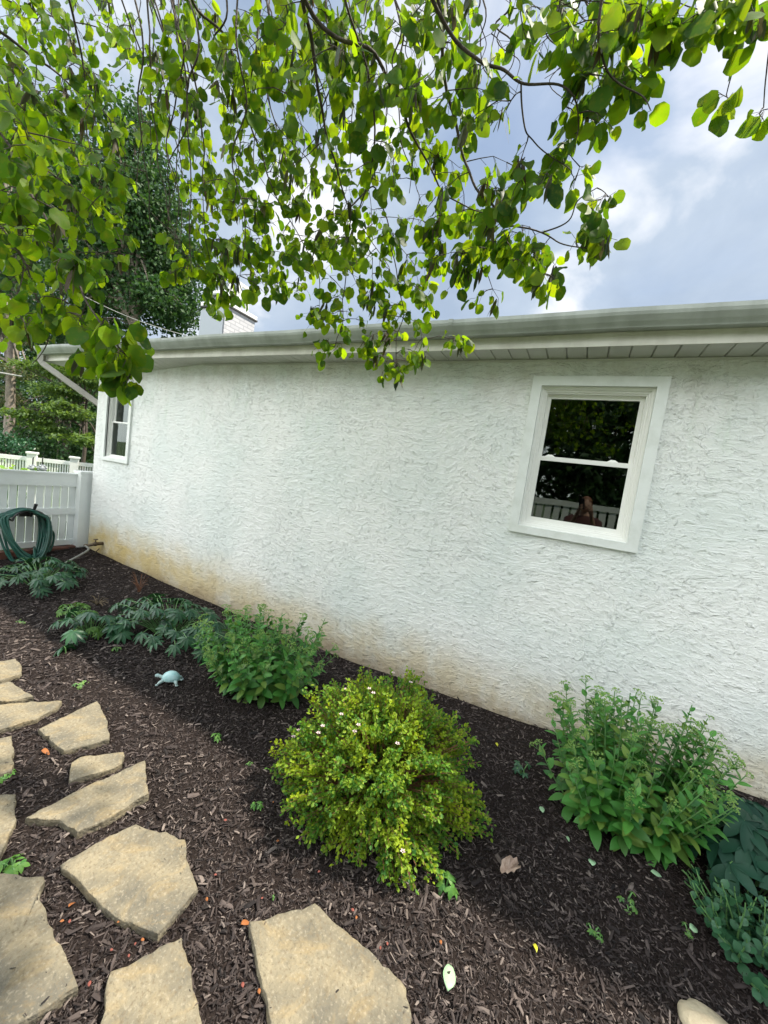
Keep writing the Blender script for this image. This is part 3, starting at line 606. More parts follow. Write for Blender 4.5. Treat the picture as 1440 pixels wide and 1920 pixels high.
# ------------------------------------------------------------------ flagstones
STONES = [
 ([(-70, 1250), (-20, 1244), (30, 1236), (38, 1244), (41, 1262), (0, 1278), (-70, 1290)], 'pale flagstone, farthest up the path at the left edge'),
 ([(-70, 1300), (0, 1283), (20, 1279), (63, 1306), (20, 1314), (-70, 1322)], 'small pointed flagstone, second from the far end of the path'),
 ([(-80, 1334), (0, 1322), (60, 1316), (116, 1314), (112, 1322), (70, 1345), (0, 1367), (-80, 1385)], 'long wedge flagstone tapering right between a small pointed stone and a squarish one'),
 ([(72, 1366), (120, 1343), (162, 1324), (182, 1316), (198, 1345), (205, 1385), (160, 1396), (120, 1406), (98, 1392), (93, 1380)], 'squarish golden flagstone with a notched lower left corner'),
 ([(-60, 1405), (-5, 1384), (22, 1380), (26, 1405), (22, 1445), (-10, 1456), (-60, 1470)], 'flagstone cut by the left edge, above a bright weed'),
 ([(130, 1455), (134, 1430), (150, 1419), (232, 1409), (229, 1430), (208, 1441), (160, 1455), (132, 1464)], 'smallest flagstone, a narrow pale sliver beside a larger slanting one'),
 ([(48, 1533), (100, 1503), (160, 1475), (215, 1450), (272, 1426), (275, 1455), (279, 1490), (215, 1528), (145, 1561), (128, 1552), (112, 1537)], 'slanting golden flagstone with a pointed left tip and notched underside'),
 ([(-60, 1500), (0, 1489), (30, 1487), (29, 1540), (0, 1604), (-60, 1640)], 'flagstone at the left edge beside the slanting golden one'),
 ([(115, 1617), (180, 1580), (255, 1546), (300, 1558), (347, 1572), (349, 1604), (362, 1635), (371, 1664), (335, 1705), (296, 1754), (215, 1716), (160, 1667)], 'big seven sided golden flagstone in the middle of the path'),
 ([(-120, 1650), (20, 1638), (82, 1642), (74, 1685), (92, 1730), (115, 1770), (146, 1852), (60, 1905), (-10, 1950), (-180, 1990)], 'largest flagstone, grey brown with leaf shadows, bottom left corner'),
 ([(188, 1960), (197, 1860), (207, 1824), (270, 1795), (341, 1758), (352, 1800), (372, 1880), (392, 1990), (280, 2060), (180, 2040)], 'flagstone at the bottom edge between the leaf shaded one and the broad one'),
 ([(468, 1728), (520, 1716), (590, 1695), (660, 1755), (740, 1825), (762, 1850), (775, 1960), (700, 2050), (540, 2050), (492, 1850)], 'broad flagstone with a peaked top, bottom centre'),
]
def flagstone(px, label):
    top = 0.030; P = np.array([gpt(x, y, top)[:2] for x, y in px]); c = P.mean(0)
    Q = []
    for i in range(len(P)):
        a, b = P[i], P[(i+1) % len(P)]; n = max(2, int(np.linalg.norm(b-a)/0.02))
        for k in range(n):
            q = a+(b-a)*k/n; nn = np.array([b[1]-a[1], a[0]-b[0]]); nn /= np.linalg.norm(nn)+1e-9
            Q.append(q+nn*(noise.noise(Vector((q[0]*16, q[1]*16, 3)))*0.010+noise.noise(Vector((q[0]*50, q[1]*50, 9)))*0.005) if k else q)
    Q = np.array(Q); n = len(Q); zc = float(gz(c[0], c[1], False))
    tilt = rng.uniform(-.012, .012, 2); rings = [(1.0, -0.05), (1.008, top-.012), (0.996, top-.002), (0.98, top), (0.85, top), (0.68, top), (0.5, top), (0.3, top), (0.12, top)]
    V = []
    for s, z in rings:
        for q in Q:
            w = c+(q-c)*s; h = z+zc
            if z >= top-.004:
                h += 0.007*noise.noise(Vector((w[0]*9, w[1]*9, 1)))+0.004*noise.noise(Vector((w[0]*34, w[1]*34, 5)))+(w-c) @ tilt
            V.append((w[0], w[1], h))
    V.append((c[0], c[1], top+zc)); F = []
    for r in range(len(rings)-1): F += [(r*n+j, r*n+(j+1) % n, (r+1)*n+(j+1) % n, (r+1)*n+j) for j in range(n)]
    b0 = (len(rings)-1)*n; F += [(b0+j, b0+(j+1) % n, len(V)-1) for j in range(n)]
    V = np.array(V); o = np.array([c[0], c[1], zc])
    ar = sum(Q[i][0]*Q[(i+1) % n][1]-Q[(i+1) % n][0]*Q[i][1] for i in range(n))
    if ar < 0: F = [f[::-1] for f in F]
    ob = MB().add(V-o, F).build('flagstone', M_stone, None, True); ob.location = o
    sm = np.ones(len(F), bool); sm[:2*n] = False; ob.data.polygons.foreach_set('use_smooth', sm)
    tag(ob, label, 'flagstone', 'flagstones of the garden path'); return Q
SQ = [flagstone(p, l) for p, l in STONES]
def rock():
    c = gpt(1338, 1945, .015)
    def fn(p): return p*(1+0.13*noise.noise(Vector(p*1.7))+0.05*noise.noise(Vector(p*5)))
    o = MB().ell((0, 0, 0), (.09, .07, .045), 26, 18, None, fn).build('rounded_stone', mat('pale_limestone', (0.50, 0.43, 0.30), 0.85, var=(0.38, 0.31, 0.21), vscale=16, bump=0.7, bscale=50), None, True)
    o.location = c; o.rotation_euler = (0, 0, -.3); tag(o, 'pale rounded stone cut by the bottom edge on the right', 'stone')
rock()

# ------------------------------------------------------------------ mulch
def inside(px, py, poly):
    c = np.zeros(len(px), bool); j = len(poly)-1
    for i in range(len(poly)):
        xi, yi = poly[i]; xj, yj = poly[j]
        c ^= ((yi > py) != (yj > py)) & (px < (xj-xi)*(py-yi)/(yj-yi+1e-12)+xi); j = i
    return c
def mulch():
    N = 460000
    # denser near the camera, so the shreds keep their size in the picture
    X = rng.uniform(-6.1, 2.0, N); Y = rng.uniform(-3.2, -0.01, N)
    d = np.hypot(X, Y+2.9)
    keep = rng.random(N) < np.clip(1.5/(d+0.4), 0.12, 1)
    u, v = proj(np.stack([X, Y, 0*X], 1)); keep &= (u > -150) & (u < 1600) & (v < 2100) & ((np.stack([X, Y, 0*X-1.6], 1)-np.array([0, -2.89, 0])) @ CF > 0)
    on = np.zeros(N, bool)
    for q in SQ:
        c = q.mean(0); on |= inside(X, Y, c+(q-c)*0.98)
        near = inside(X, Y, c+(q-c)*0.98) & ~inside(X, Y, c+(q-c)*0.90) & (rng.random(N) < .05)
        on &= ~near
        keep &= ~inside(X, Y, c+(q-c)*0.97) | near | (rng.random(N) < .004)
    X, Y, d = X[keep], Y[keep], d[keep]; n = len(X)
    top = np.zeros(n, bool)
    for q in SQ: c = q.mean(0); top |= inside(X, Y, c+(q-c)*0.97)
    L_ = rng.lognormal(math.log(0.0115), 0.55, n).clip(.004, .055)*np.where(d > 3, 1.35, 1.0); Wd = L_*rng.uniform(.12, .38, n)
    yaw = rng.uniform(0, 2*math.pi, n)
    D = np.stack([np.cos(yaw), np.sin(yaw), rng.normal(0, .22, n)], 1); NN = np.stack([rng.normal(0, .45, n), rng.normal(0, .45, n), np.ones(n)], 1)
    Ms = frames(D, NN)*np.stack([Wd, L_, Wd*0.6], 1)[:, None, :]
    T = np.stack([X, Y, gz(X, Y)+rng.uniform(0.0, .012, n)+np.where(top, .028, 0)], 1)
    Ms = Ms*np.where(top, .55, 1)[:, None, None]
    tv = np.array([(-.5, -.5, 0), (.35, -.5, 0.1), (.5, .1, .3), (.2, .55, 0), (-.4, .4, -.1), (0, 0, .55)])
    tf = [(0, 1, 5), (1, 2, 5), (2, 3, 5), (3, 4, 5), (4, 0, 5)]
    o = MB().inst(tv, tf, Ms, T).build('mulch', M_chip); tag(o, 'dark shredded bark mulch covering the garden bed', 'mulch', kind='stuff')
mulch()

# ------------------------------------------------------------------ leaf shapes
def round_leaf(n=16):
    """heart-round leaf, base at origin, tip at +Y, slightly cupped; unit length"""
    V = [(0, .46, -.03)]
    for k in range(n):
        t = 2*math.pi*k/n; rr = .5*(1+(.03 if k % 2 else -.03))
        x = rr*math.sin(t)*1.0; y = .5-rr*math.cos(t)
        if k == n//2: y += .09
        if k == 0: y += .07
        V.append((x, y, .16*abs(x)**1.3+.03*math.sin(3*t)-.22*(y-.45)**2))
    return np.array(V), [(0, 1+k, 1+(k+1) % n) for k in range(n)]
def oval_leaf(w=.4, n=5, fold=.15, tip=.6, bend=0.15):
    """oblong leaf, unit length, width w, widest at tip fraction"""
    V = [(0, 0, 0)]; F = []
    for k in range(1, n):
        t = k/n; ww = w/2*(math.sin(math.pi*t**(.6/tip*.8+.3)))**.8
        z = -bend*t*t
        V += [(-ww, t, z+fold*ww), (0, t, z), (ww, t, z+fold*ww)]
    V.append((0, 1, -bend)); e = len(V)-1
    F += [(0, 2, 1), (0, 3, 2)]
    for k in range(n-2):
        a = 1+3*k; F += [(a, a+1, a+4, a+3), (a+1, a+2, a+5, a+4)]
    a = 1+3*(n-2); F += [(a, a+1, e), (a+1, a+2, e)]
    return np.array(V), F
RL = round_leaf(); OL = oval_leaf(.50, 6, .22, .85, .28); SL = oval_leaf(.62, 3, .3, .6, .1); LL = oval_leaf(.30, 5, .35, .6, .3); BL = oval_leaf(.42, 6, .35, .55, .35)
QL = (np.array([(0, 0, 0), (.36, .45, .08), (0, 1, 0), (-.36, .45, .08)]), [(0, 1, 2, 3)])
PL = (np.array([(-.02, 0, 0), (.02, 0, 0), (.085, .25, 0.02), (.075, .75, .02), (0, 1, 0), (-.075, .7, -.02), (-.085, .25, -.02)]), [(0, 1, 2, 6), (6, 2, 3, 5), (5, 3, 4)])

# ------------------------------------------------------------------ the weeping tree overhead
def weeping_tree():
    TB = np.array([-1.75, -4.55, 0.0])
    t = empty('weeping_tree', TB, 'weeping tree with round leaves and hanging seed pods drooping over the bed', 'tree')
    BR = [  # px, py, depth; thickness at start
     ([(560, -150, 1.0), (565, 0, 1.15), (585, 75, 1.25), (597, 190, 1.35), (625, 300, 1.45), (655, 390, 1.55), (715, 480, 1.65)], .010),
     ([(530, -150, .95), (570, 0, 1.1), (622, 65, 1.15), (700, 105, 1.2), (745, 180, 1.3), (775, 250, 1.4), (805, 310, 1.45), (830, 360, 1.45), (880, 390, 1.45), (945, 415, 1.4)], .009),
     ([(300, -150, 1.2), (320, 0, 1.35), (350, 100, 1.45), (375, 200, 1.55), (385, 280, 1.6), (380, 360, 1.65), (385, 450, 1.7)], .006),
     ([(490, -150, 1.2), (487, 0, 1.35), (480, 100, 1.4), (460, 200, 1.5), (450, 300, 1.55), (435, 415, 1.65)], .006),
     ([(350, -150, 1.1), (362, 0, 1.3), (425, 75, 1.4), (460, 200, 1.5), (495, 300, 1.6), (522, 380, 1.65), (565, 450, 1.7), (600, 520, 1.8)], .006),
     ([(800, -160, .95), (820, 20, 1.1), (845, 190, 1.25), (865, 280, 1.3), (890, 340, 1.3), (920, 380, 1.3), (950, 415, 1.3), (1020, 435, 1.3), (1060, 460, 1.25), (1135, 472, 1.2)], .007),
     ([(760, -160, .85), (830, 40, 1.0), (895, 120, 1.05), (945, 137, 1.05), (985, 155, 1.05), (1045, 160, 1.05), (1078, 187, 1.05), (1085, 240, 1.1), (1070, 290, 1.1)], .007),
     ([(655, 390, 1.55), (700, 350, 1.6), (722, 400, 1.65), (737, 470, 1.7), (755, 585, 1.8), (745, 640, 1.85), (740, 690, 1.85)], .004),
     ([(1020, 435, 1.3), (1065, 415, 1.28), (1082, 380, 1.25), (1120, 350, 1.2)], .003),
     ([(980, 155, 1.05), (985, 235, 1.1), (1003, 268, 1.15), (1040, 300, 1.15), (1070, 320, 1.2)], .003),
     ([(1400, -200, .9), (1380, 20, 1.05), (1380, 100, 1.1), (1362, 175, 1.15)], .004),
     ([(1140, -200, .8), (1130, -40, .9), (1120, 60, .95), (1140, 130, 1.0), (1200, 170, 1.0), (1215, 210, 1.0)], .005),
     ([(1470, -60, 1.0), (1440, 100, 1.1), (1432, 200, 1.15)], .003),
     ([(640, -160, 1.0), (650, 0, 1.1), (700, 190, 1.3), (690, 330, 1.45), (650, 470, 1.7), (640, 600, 1.85), (625, 650, 1.9)], .005),
     ([(-150, 0, 1.3), (0, 60, 1.5), (75, 115, 1.6), (130, 155, 1.7), (200, 215, 1.75), (235, 290, 1.8)], .008),
     ([(90, -150, 1.2), (130, 0, 1.4), (150, 90, 1.5), (160, 165, 1.6), (170, 300, 1.7), (175, 420, 1.75)], .006),
     ([(-180, 80, 1.1), (0, 250, 1.2), (80, 400, 1.2), (140, 520, 1.15), (190, 610, 1.1), (235, 660, 1.1), (262, 700, 1.12)], .006),
     ([(-180, 180, 1.2), (0, 420, 1.3), (60, 540, 1.35), (90, 640, 1.5), (60, 680, 1.6)], .005),
     ([(-120, -60, 1.7), (60, 20, 2.0), (200, 60, 2.1), (240, 130, 2.1)], .005),
     ([(200, -150, 1.3), (230, 10, 1.6), (330, 260, 2.0), (340, 400, 2.1), (330, 500, 2.2)], .005),
    ]
    nodes = []; nr = []
    r3 = random.Random(21)
    for k in range(34):   # long hanging strands
        x = r3.uniform(230, 930) if k < 26 else r3.uniform(930, 1200); L_ = r3.uniform(260, 560)*(1 if x < 780 else .55); d0 = r3.uniform(1.25, 1.7); P = [(x-r3.uniform(-10, 60), -120, d0)]
        for j in range(5): P.append((x+r3.uniform(-14, 14)+j*r3.uniform(-10, 14), -40+L_*(j+1)/5, d0+.07*j))
        BR.append((P, .0042))
    br = MB()
    for P, r0 in BR:
        W_ = crv([at_d(*p) for p in P], 6); k = len(W_)
        W_ = W_+np.stack([[noise.noise(Vector(w*9))*.014, noise.noise(Vector(w*9+5))*.014, noise.noise(Vector(w*9+9))*.008] for w in W_])
        rr = np.linspace(r0, .0016, k)*.85; br.tube(W_, rr, 6); nodes += list(W_); nr += list(rr)
    br.build('branches', M_bark, t, True)
    # trunk and limbs, out of frame behind the camera's left shoulder
    tr = MB(); top = TB+[.15, .25, 2.3]
    tr.tube(crv([TB-[0, 0, .2], TB+[.02, .02, .6], TB+[.1, .05, 1.4], top], 6), np.linspace(.11, .075, 19), 12)
    starts = [at_d(*P[0][0]) for P in BR if P[1] >= .003 and P[0][0][1] < 90 or P[0][0][0] < -100]
    for hub in ((-.55, -3.15, 3.6), (-2.1, -3.0, 3.3), (.5, -3.1, 3.3)):
        hub = np.array(hub); L_ = crv([top-[0, 0, .15], (top+hub)/2+[0, 0, .45], hub], 8); tr.tube(L_, np.linspace(.055, .024, len(L_)), 8)
        for s in starts:
            hs = [np.array(q) for q in ((-.55, -3.15, 3.6), (-2.1, -3.0, 3.3), (.5, -3.1, 3.3))]
            if np.argmin([np.linalg.norm(s-q) for q in hs]) == [np.allclose(hub, q) for q in hs].index(True):
                C = bez(hub, (hub+s)/2+[0, 0, .28], s, 8); tr.tube(C, np.linspace(.02, .0085, 8), 6)
    tr.build('trunk', M_bark, t, True)
    # leaf clusters: ellipse px, radii, how many, depth range
    EL = [(60, 130, 150, 140, 70, 1.5, 2.3), (640, 180, 190, 150, 24, 1.4, 1.8), (470, 200, 130, 150, 18, 1.5, 1.9), (480, 480, 120, 60, 10, 1.8, 2.1), (120, 230, 120, 110, 26, 1.6, 2.2), (70, 330, 150, 130, 58, 1.25, 2.0), (60, 500, 120, 120, 34, 1.1, 1.7), (205, 635, 62, 45, 11, 1.05, 1.2), (240, 690, 38, 32, 6, 1.08, 1.2), (130, 570, 50, 50, 7, 1.1, 1.4),
          (40, 625, 45, 35, 5, 1.6, 2.0), (140, 30, 110, 60, 20, 1.6, 2.2), (190, 330, 60, 90, 12, 1.6, 1.9), (215, 90, 50, 60, 8, 1.8, 2.2), (20, 270, 60, 160, 18, 1.0, 1.3), (190, 470, 60, 60, 9, 1.6, 2.0),
          (380, 90, 110, 110, 34, 1.3, 1.7), (300, 110, 40, 130, 9, 1.4, 1.7), (540, 90, 120, 120, 36, 1.1, 1.6), (700, 100, 130, 110, 36, 1.1, 1.6), (440, 290, 120, 110, 40, 1.5, 2.0), (620, 300, 140, 120, 42, 1.35, 1.9), (320, 270, 50, 60, 9, 1.7, 2.1),
          (420, 440, 95, 80, 32, 1.6, 2.1), (540, 490, 160, 60, 44, 1.6, 2.1), (700, 460, 120, 80, 36, 1.5, 1.9), (480, 380, 80, 80, 12, 1.6, 2.0), (800, 300, 80, 90, 18, 1.3, 1.7), (760, 560, 70, 50, 15, 1.7, 1.9), (640, 590, 90, 35, 13, 1.75, 1.95), (740, 655, 80, 42, 17, 1.8, 1.95),
          (625, 655, 28, 22, 4, 1.8, 1.95), (850, 645, 28, 15, 4, 1.7, 1.9), (730, 700, 28, 12, 3, 1.8, 1.9), (330, 500, 40, 30, 7, 1.9, 2.2), (410, 560, 60, 25, 9, 1.8, 2.1),
          (850, 70, 90, 90, 18, 1.1, 1.5), (960, 60, 60, 70, 7, 1.0, 1.3), (870, 200, 60, 60, 8, 1.1, 1.4), (960, 200, 30, 30, 3, 1.05, 1.1), (1110, 35, 115, 55, 22, .95, 1.25), (1120, 120, 65, 45, 9, 1.0, 1.2), (1100, 205, 50, 30, 6, 1.1, 1.2), (1200, 175, 28, 40, 5, 1.05, 1.15), (1225, 45, 30, 40, 4, 1.0, 1.15),
          (940, 350, 40, 50, 7, 1.15, 1.35), (1010, 310, 55, 40, 6, 1.1, 1.25), (1060, 300, 30, 60, 5, 1.1, 1.25), (870, 430, 80, 45, 18, 1.3, 1.6), (950, 460, 70, 45, 12, 1.25, 1.5), (1010, 480, 45, 45, 8, 1.2, 1.35), (1115, 455, 45, 45, 6, 1.15, 1.25), (1120, 360, 22, 22, 3, 1.15, 1.25), (1035, 525, 20, 30, 2, 1.2, 1.3),
          (850, 500, 60, 30, 9, 1.4, 1.6), (1290, 40, 30, 45, 4, .95, 1.1), (1390, 20, 60, 35, 9, .95, 1.15), (1360, 182, 25, 10, 2, 1.1, 1.15), (1430, 215, 8, 20, 2, 1.1, 1.15), (1340, 20, 40, 30, 5, .95, 1.1), (920, 560, 25, 12, 2, 1.4, 1.5)]
    tg = []
    for cx, cy, rx, ry, n, d0, d1 in EL:
        for _ in range(int(n*1.3)):
            a = rng.uniform(0, 2*math.pi); q = math.sqrt(rng.random()); tg.append(at_d(cx+rx*q*math.cos(a), cy+ry*q*math.sin(a), rng.uniform(d0, d1)))
    # some more foliage over and behind the photographer
    for _ in range(420): tg.append(np.array([rng.uniform(-3.6, .9), rng.uniform(-5.6, -3.1), rng.uniform(2.5, 3.9)]))
    for _ in range(160): tg.append(np.array([rng.uniform(-3.9, -2.6), rng.uniform(-3.4, -2.0), rng.uniform(1.9, 3.8)]))
    tg = np.array(tg); nodes = list(map(np.array, nodes))+[top, np.array((-.55, -3.15, 3.6)), np.array((-2.1, -3.0, 3.3)), np.array((.5, -3.1, 3.3))]
    NA = np.array(nodes); dd = ((tg[:, None, :]-NA[None, :, :])**2).sum(2).min(1); tg = tg[np.argsort(dd)]
    tw = MB(); LP, LD, LN, LS = [], [], [], []; PP, PD, PN, PS = [], [], [], []
    for g in tg:
        NA = np.array(nodes); dv = NA-g; pen = np.where(dv[:, 2] < -.02, 3.0, 1.0); i = int(np.argmin((dv**2).sum(1)*pen)); s = NA[i]; L_ = np.linalg.norm(g-s)
        if L_ > .03:
            mid = (s+g)/2+rv()*L_*.10+np.array([0, 0, L_*.16]); C = bez(s, mid, g, max(4, min(9, int(L_/.03))))
            C[1:-1] += rng.normal(0, L_*.02, C[1:-1].shape)
            tw.tube(C, np.linspace(.0021+.0012*min(1, L_), .0009, len(C)), 4, False); nodes += list(C[1:])
        else: C = np.array([s, g])
        tip = C[-1]-C[-2]; tip = tip/(np.linalg.norm(tip)+1e-9)
        base = 0.062 if rng.random() < .75 else .046
        for k in range(rng.integers(4, 6)):
            o = C[max(0, len(C)-1-(k//2))]*1.0
            # a short petiole carries each blade
            pd = rv()+tip*.5+np.array([0, 0, -.25]); pd /= np.linalg.norm(pd); pl = rng.uniform(.018, .04); e = o+pd*pl
            tw.tube([o, e], .0007, 3, False)
            ld = pd*.5+rv()*.35+np.array([0, 0, -.75]); LP.append(e); LD.append(ld)
            LN.append(rv()*.9+np.array([0, 0, .22])); LS.append(base*rng.uniform(.5, 1.12)*(.80 if (g-CAM) @ CF > 1.4 else .90))
        if rng.random() < .2:
            for k in range(rng.integers(2, 6)):
                PP.append(C[-1]+rng.normal(0, .006, 3)); PD.append(np.array([0, 0, -1.0])+rng.normal(0, .22, 3)); PN.append(rv()); PS.append(rng.uniform(.055, .085))
    tw.build('twigs', M_bark, t)
    LP, LD, LN, LS = map(np.array, (LP, LD, LN, LS))
    MB().inst(*RL, frames(LD, LN)*LS[:, None, None]*np.stack([rng.uniform(.85, 1.05, len(LS)), np.ones(len(LS)), rng.uniform(.3, 2.2, len(LS))], 1)[:, None, :], LP).build('crown', M_leaf, t, True)
    PP, PD, PN, PS = map(np.array, (PP, PD, PN, PS))
    MB().inst(*PL, frames(PD, PN)*PS[:, None, None], PP).build('seed_pods', M_pod, t)
weeping_tree()

# ------------------------------------------------------------------ trees farther off
def crown_tree(name, label, base, trunk_top, blobs, n, size, mt, group=None, flat=1.0, bark=M_bark2, tr=.16, clump=.45, leaf=QL, cat='tree', per=55):
    base = np.array(base, float); t = empty(name, base, label, cat, group); mb = MB(); tt = np.array(trunk_top, float)
    mb.tube(crv([base-[0, 0, .3], base*.5+tt*.5+[.08, .05, 0], tt], 6), np.linspace(tr, tr*.45, 13), 9)
    vol = np.array([b[3]*b[4]*b[5] for b in blobs])**.8; vol = vol/vol.sum(); P = []
    for b, v in zip(blobs, vol):
        m_ = max(3, int(n*v/per)); u = rv(m_)*(rng.random(m_)**.38)[:, None]; C = np.array(b[:3])+u*np.array(b[3:6])
        for c in C[:max(4, m_//5)]:
            mb.tube(bez(tt*.6+base*.4+(tt-base)*rng.uniform(0, .4), (tt+c)/2+[0, 0, -.1], c, 5), np.linspace(tr*.35, .01, 5), 5, False)
        for c in C:
            s = clump*rng.uniform(.6, 1.3); P.append(c+rng.normal(0, 1, (per, 3))*s*.5*np.array([1, 1, .62*flat]))
    mb.build('trunk', bark, t, True)
    P = np.concatenate(P); k = len(P)
    Dn = rv(k)+np.array([0, 0, -.4]); Nn = rv(k)*.8*flat+np.array([0, 0, .7]); sz = size*rng.uniform(.6, 1.3, k)
    MB().inst(*leaf, frames(Dn, Nn)*sz[:, None, None], P).build('crown', mt, t); return t
def B(px, py, D, rx, ry, rz): p = at_d(px, py, D); return (p[0], p[1], p[2], rx, ry, rz)
def far_trees():
    crown_tree('tall_tree', 'tall dark broadleaf tree rising behind the roof left of the chimney', (*at_d(250, 800, 15)[:2], 0), at_d(255, 420, 15),
               [B(250, 420, 15, 1.7, 1.7, 1.5), B(235, 300, 15, 1.3, 1.3, 1.3), B(240, 215, 15, .7, .7, .8), B(320, 480, 15.5, 1.1, 1.2, 1.0), B(170, 500, 15, 1.7, 1.7, 1.5), B(290, 570, 15.5, 1.7, 1.5, .9), B(150, 600, 16, 1.8, 1.6, 1.0), B(345, 590, 16, .7, .7, .6), B(330, 530, 15.5, .9, .9, .8), B(130, 400, 15.5, 1.6, 1.4, 1.6), B(110, 290, 16, 1.4, 1.4, 1.3), B(200, 380, 15, 1.4, 1.4, 1.5), B(295, 380, 15, 1.0, 1.0, 1.3)], 56000, .15, M_far, clump=.7, tr=.24)
    crown_tree('tall_tree', 'dark leafy tree seen through the gaps at the upper left', (*at_d(20, 800, 18)[:2], 0), at_d(30, 400, 18),
               [B(40, 450, 18, 2.6, 2.4, 2.2), B(60, 620, 18, 2.2, 2.2, 1.5), B(-60, 520, 18, 2.5, 2.5, 2.5), B(-20, 250, 19, 2.5, 2.5, 2.2)], 20000, .20, M_far, clump=.8, tr=.26)
    # beyond the fences
    crown_tree('maple_tree', 'lime green layered maple hanging over the far white fence', (*at_d(150, 880, 11)[:2], 0), at_d(160, 730, 11),
               [B(60, 780, 10.2, .55, .5, .16), B(90, 800, 10.2, .55, .5, .14), B(130, 770, 10.3, .6, .6, .22), B(110, 735, 10.5, .6, .5, .24), B(150, 820, 10.3, .5, .5, .2), B(160, 700, 10.6, .8, .6, .35), B(85, 690, 10.8, .6, .6, .25), B(35, 775, 10.2, .22, .3, .07)], 10000, .085, M_farlime, clump=.24, flat=.45, tr=.06, bark=M_bark)
    crown_tree('evergreen_tree', 'dark evergreen tree filling the gap behind the lime green maple', (*at_d(120, 880, 14)[:2], 0), at_d(120, 700, 14),
               [B(120, 790, 14, 1.8, 1.6, 1.5), B(60, 720, 14.5, 1.0, 1.2, .8), B(150, 850, 14, 1.5, 1.5, .8), B(40, 850, 14, 1.5, 1.5, .9), B(200, 740, 14, 1.5, 1.5, 1.6)], 16000, .11, M_far, clump=.45, tr=.14)
    crown_tree('spruce_tree', 'thin tree with a bare pale trunk at the left edge', (*at_d(13, 880, 12.5)[:2], 0), at_d(16, 560, 12.5),
               [B(20, 690, 12.5, .9, .9, .3), B(0, 740, 12.7, .7, .9, .3), B(10, 620, 12.5, 1.0, .8, .4)], 3500, .08, mat('olive_needles', island=[(.05, .08, .03), (.09, .12, .04), (.12, .11, .05)], rough=.6, trans=(.3, (1.2, 1.2, .7))), clump=.35, flat=.6, tr=.17)
    crown_tree('low_shrub', 'low dark green shrub growing behind the far fence at the left edge', (*at_d(10, 880, 11.6)[:2], 0), at_d(10, 850, 11.6),
               [B(0, 830, 11.6, .9, .7, .30), B(-40, 820, 11.6, .9, .7, .4)], 3500, .08, M_hel, clump=.3, tr=.04, bark=M_bark)
    crown_tree('hedge_tree', 'dense dark evergreen mass closing the view beyond the far fence', (*at_d(80, 880, 19)[:2], 0), at_d(80, 760, 19),
               [B(0, 820, 19, 2.2, 1.6, 1.6), B(90, 830, 19, 2.2, 1.6, 1.6), B(180, 800, 19, 2.2, 1.6, 1.9), B(-40, 700, 19, 2.0, 1.6, 1.7), B(110, 700, 19, 2.0, 1.6, 1.5), B(200, 690, 19, 2.0, 1.6, 1.5)], 26000, .17, M_far, clump=.6, tr=.2)
    # the garden behind the photographer, seen only in the window glass
    for i, (x, y, s, lb) in enumerate(((-9.0, -11.5, 1.2, 'big broadleaf tree behind the photographer, farthest left of the row'), (-4.2, -12.5, 1.3, 'big broadleaf tree behind the photographer, second from the left of the row'), (0.2, -11.5, 1.15, 'big broadleaf tree behind the photographer, in the middle of the row'), (4.4, -12.3, 1.25, 'big broadleaf tree behind the photographer, second from the right of the row'), (8.8, -11.4, 1.2, 'big broadleaf tree behind the photographer, farthest right of the row'))):
        crown_tree('garden_tree', lb, (x, y, 0), (x, y, 3.2*s), [(x, y, 3.4*s, 2.6, 1.8, 1.9*s), (x+.8, y, 1.7*s, 2.2, 1.5, 1.2), (x-1.0, y-.5, 5.0*s, 1.7, 1.5, 1.1)], 9000, .24, M_far, 'trees along the back of the garden', clump=.75, tr=.2)
far_trees()
def back_fence():
    t = empty('board_fence', (0, -7.5, 0), 'white vinyl fence behind the photographer, mirrored in the large window', 'fence')
    r = MB()
    for za, zb in ((1.48, 1.62), (0.85, .95), (.1, .22)): r.box((-9, -7.53, za), (9, -7.47, zb))
    r.build('rail', M_fence, t)
    for i in range(90):
        b = MB(); x = -9+i*.2; b.box((x+.012, -7.51, .15), (x+.16, -7.49, 1.5)); b.build('board', M_fence, t)
back_fence()
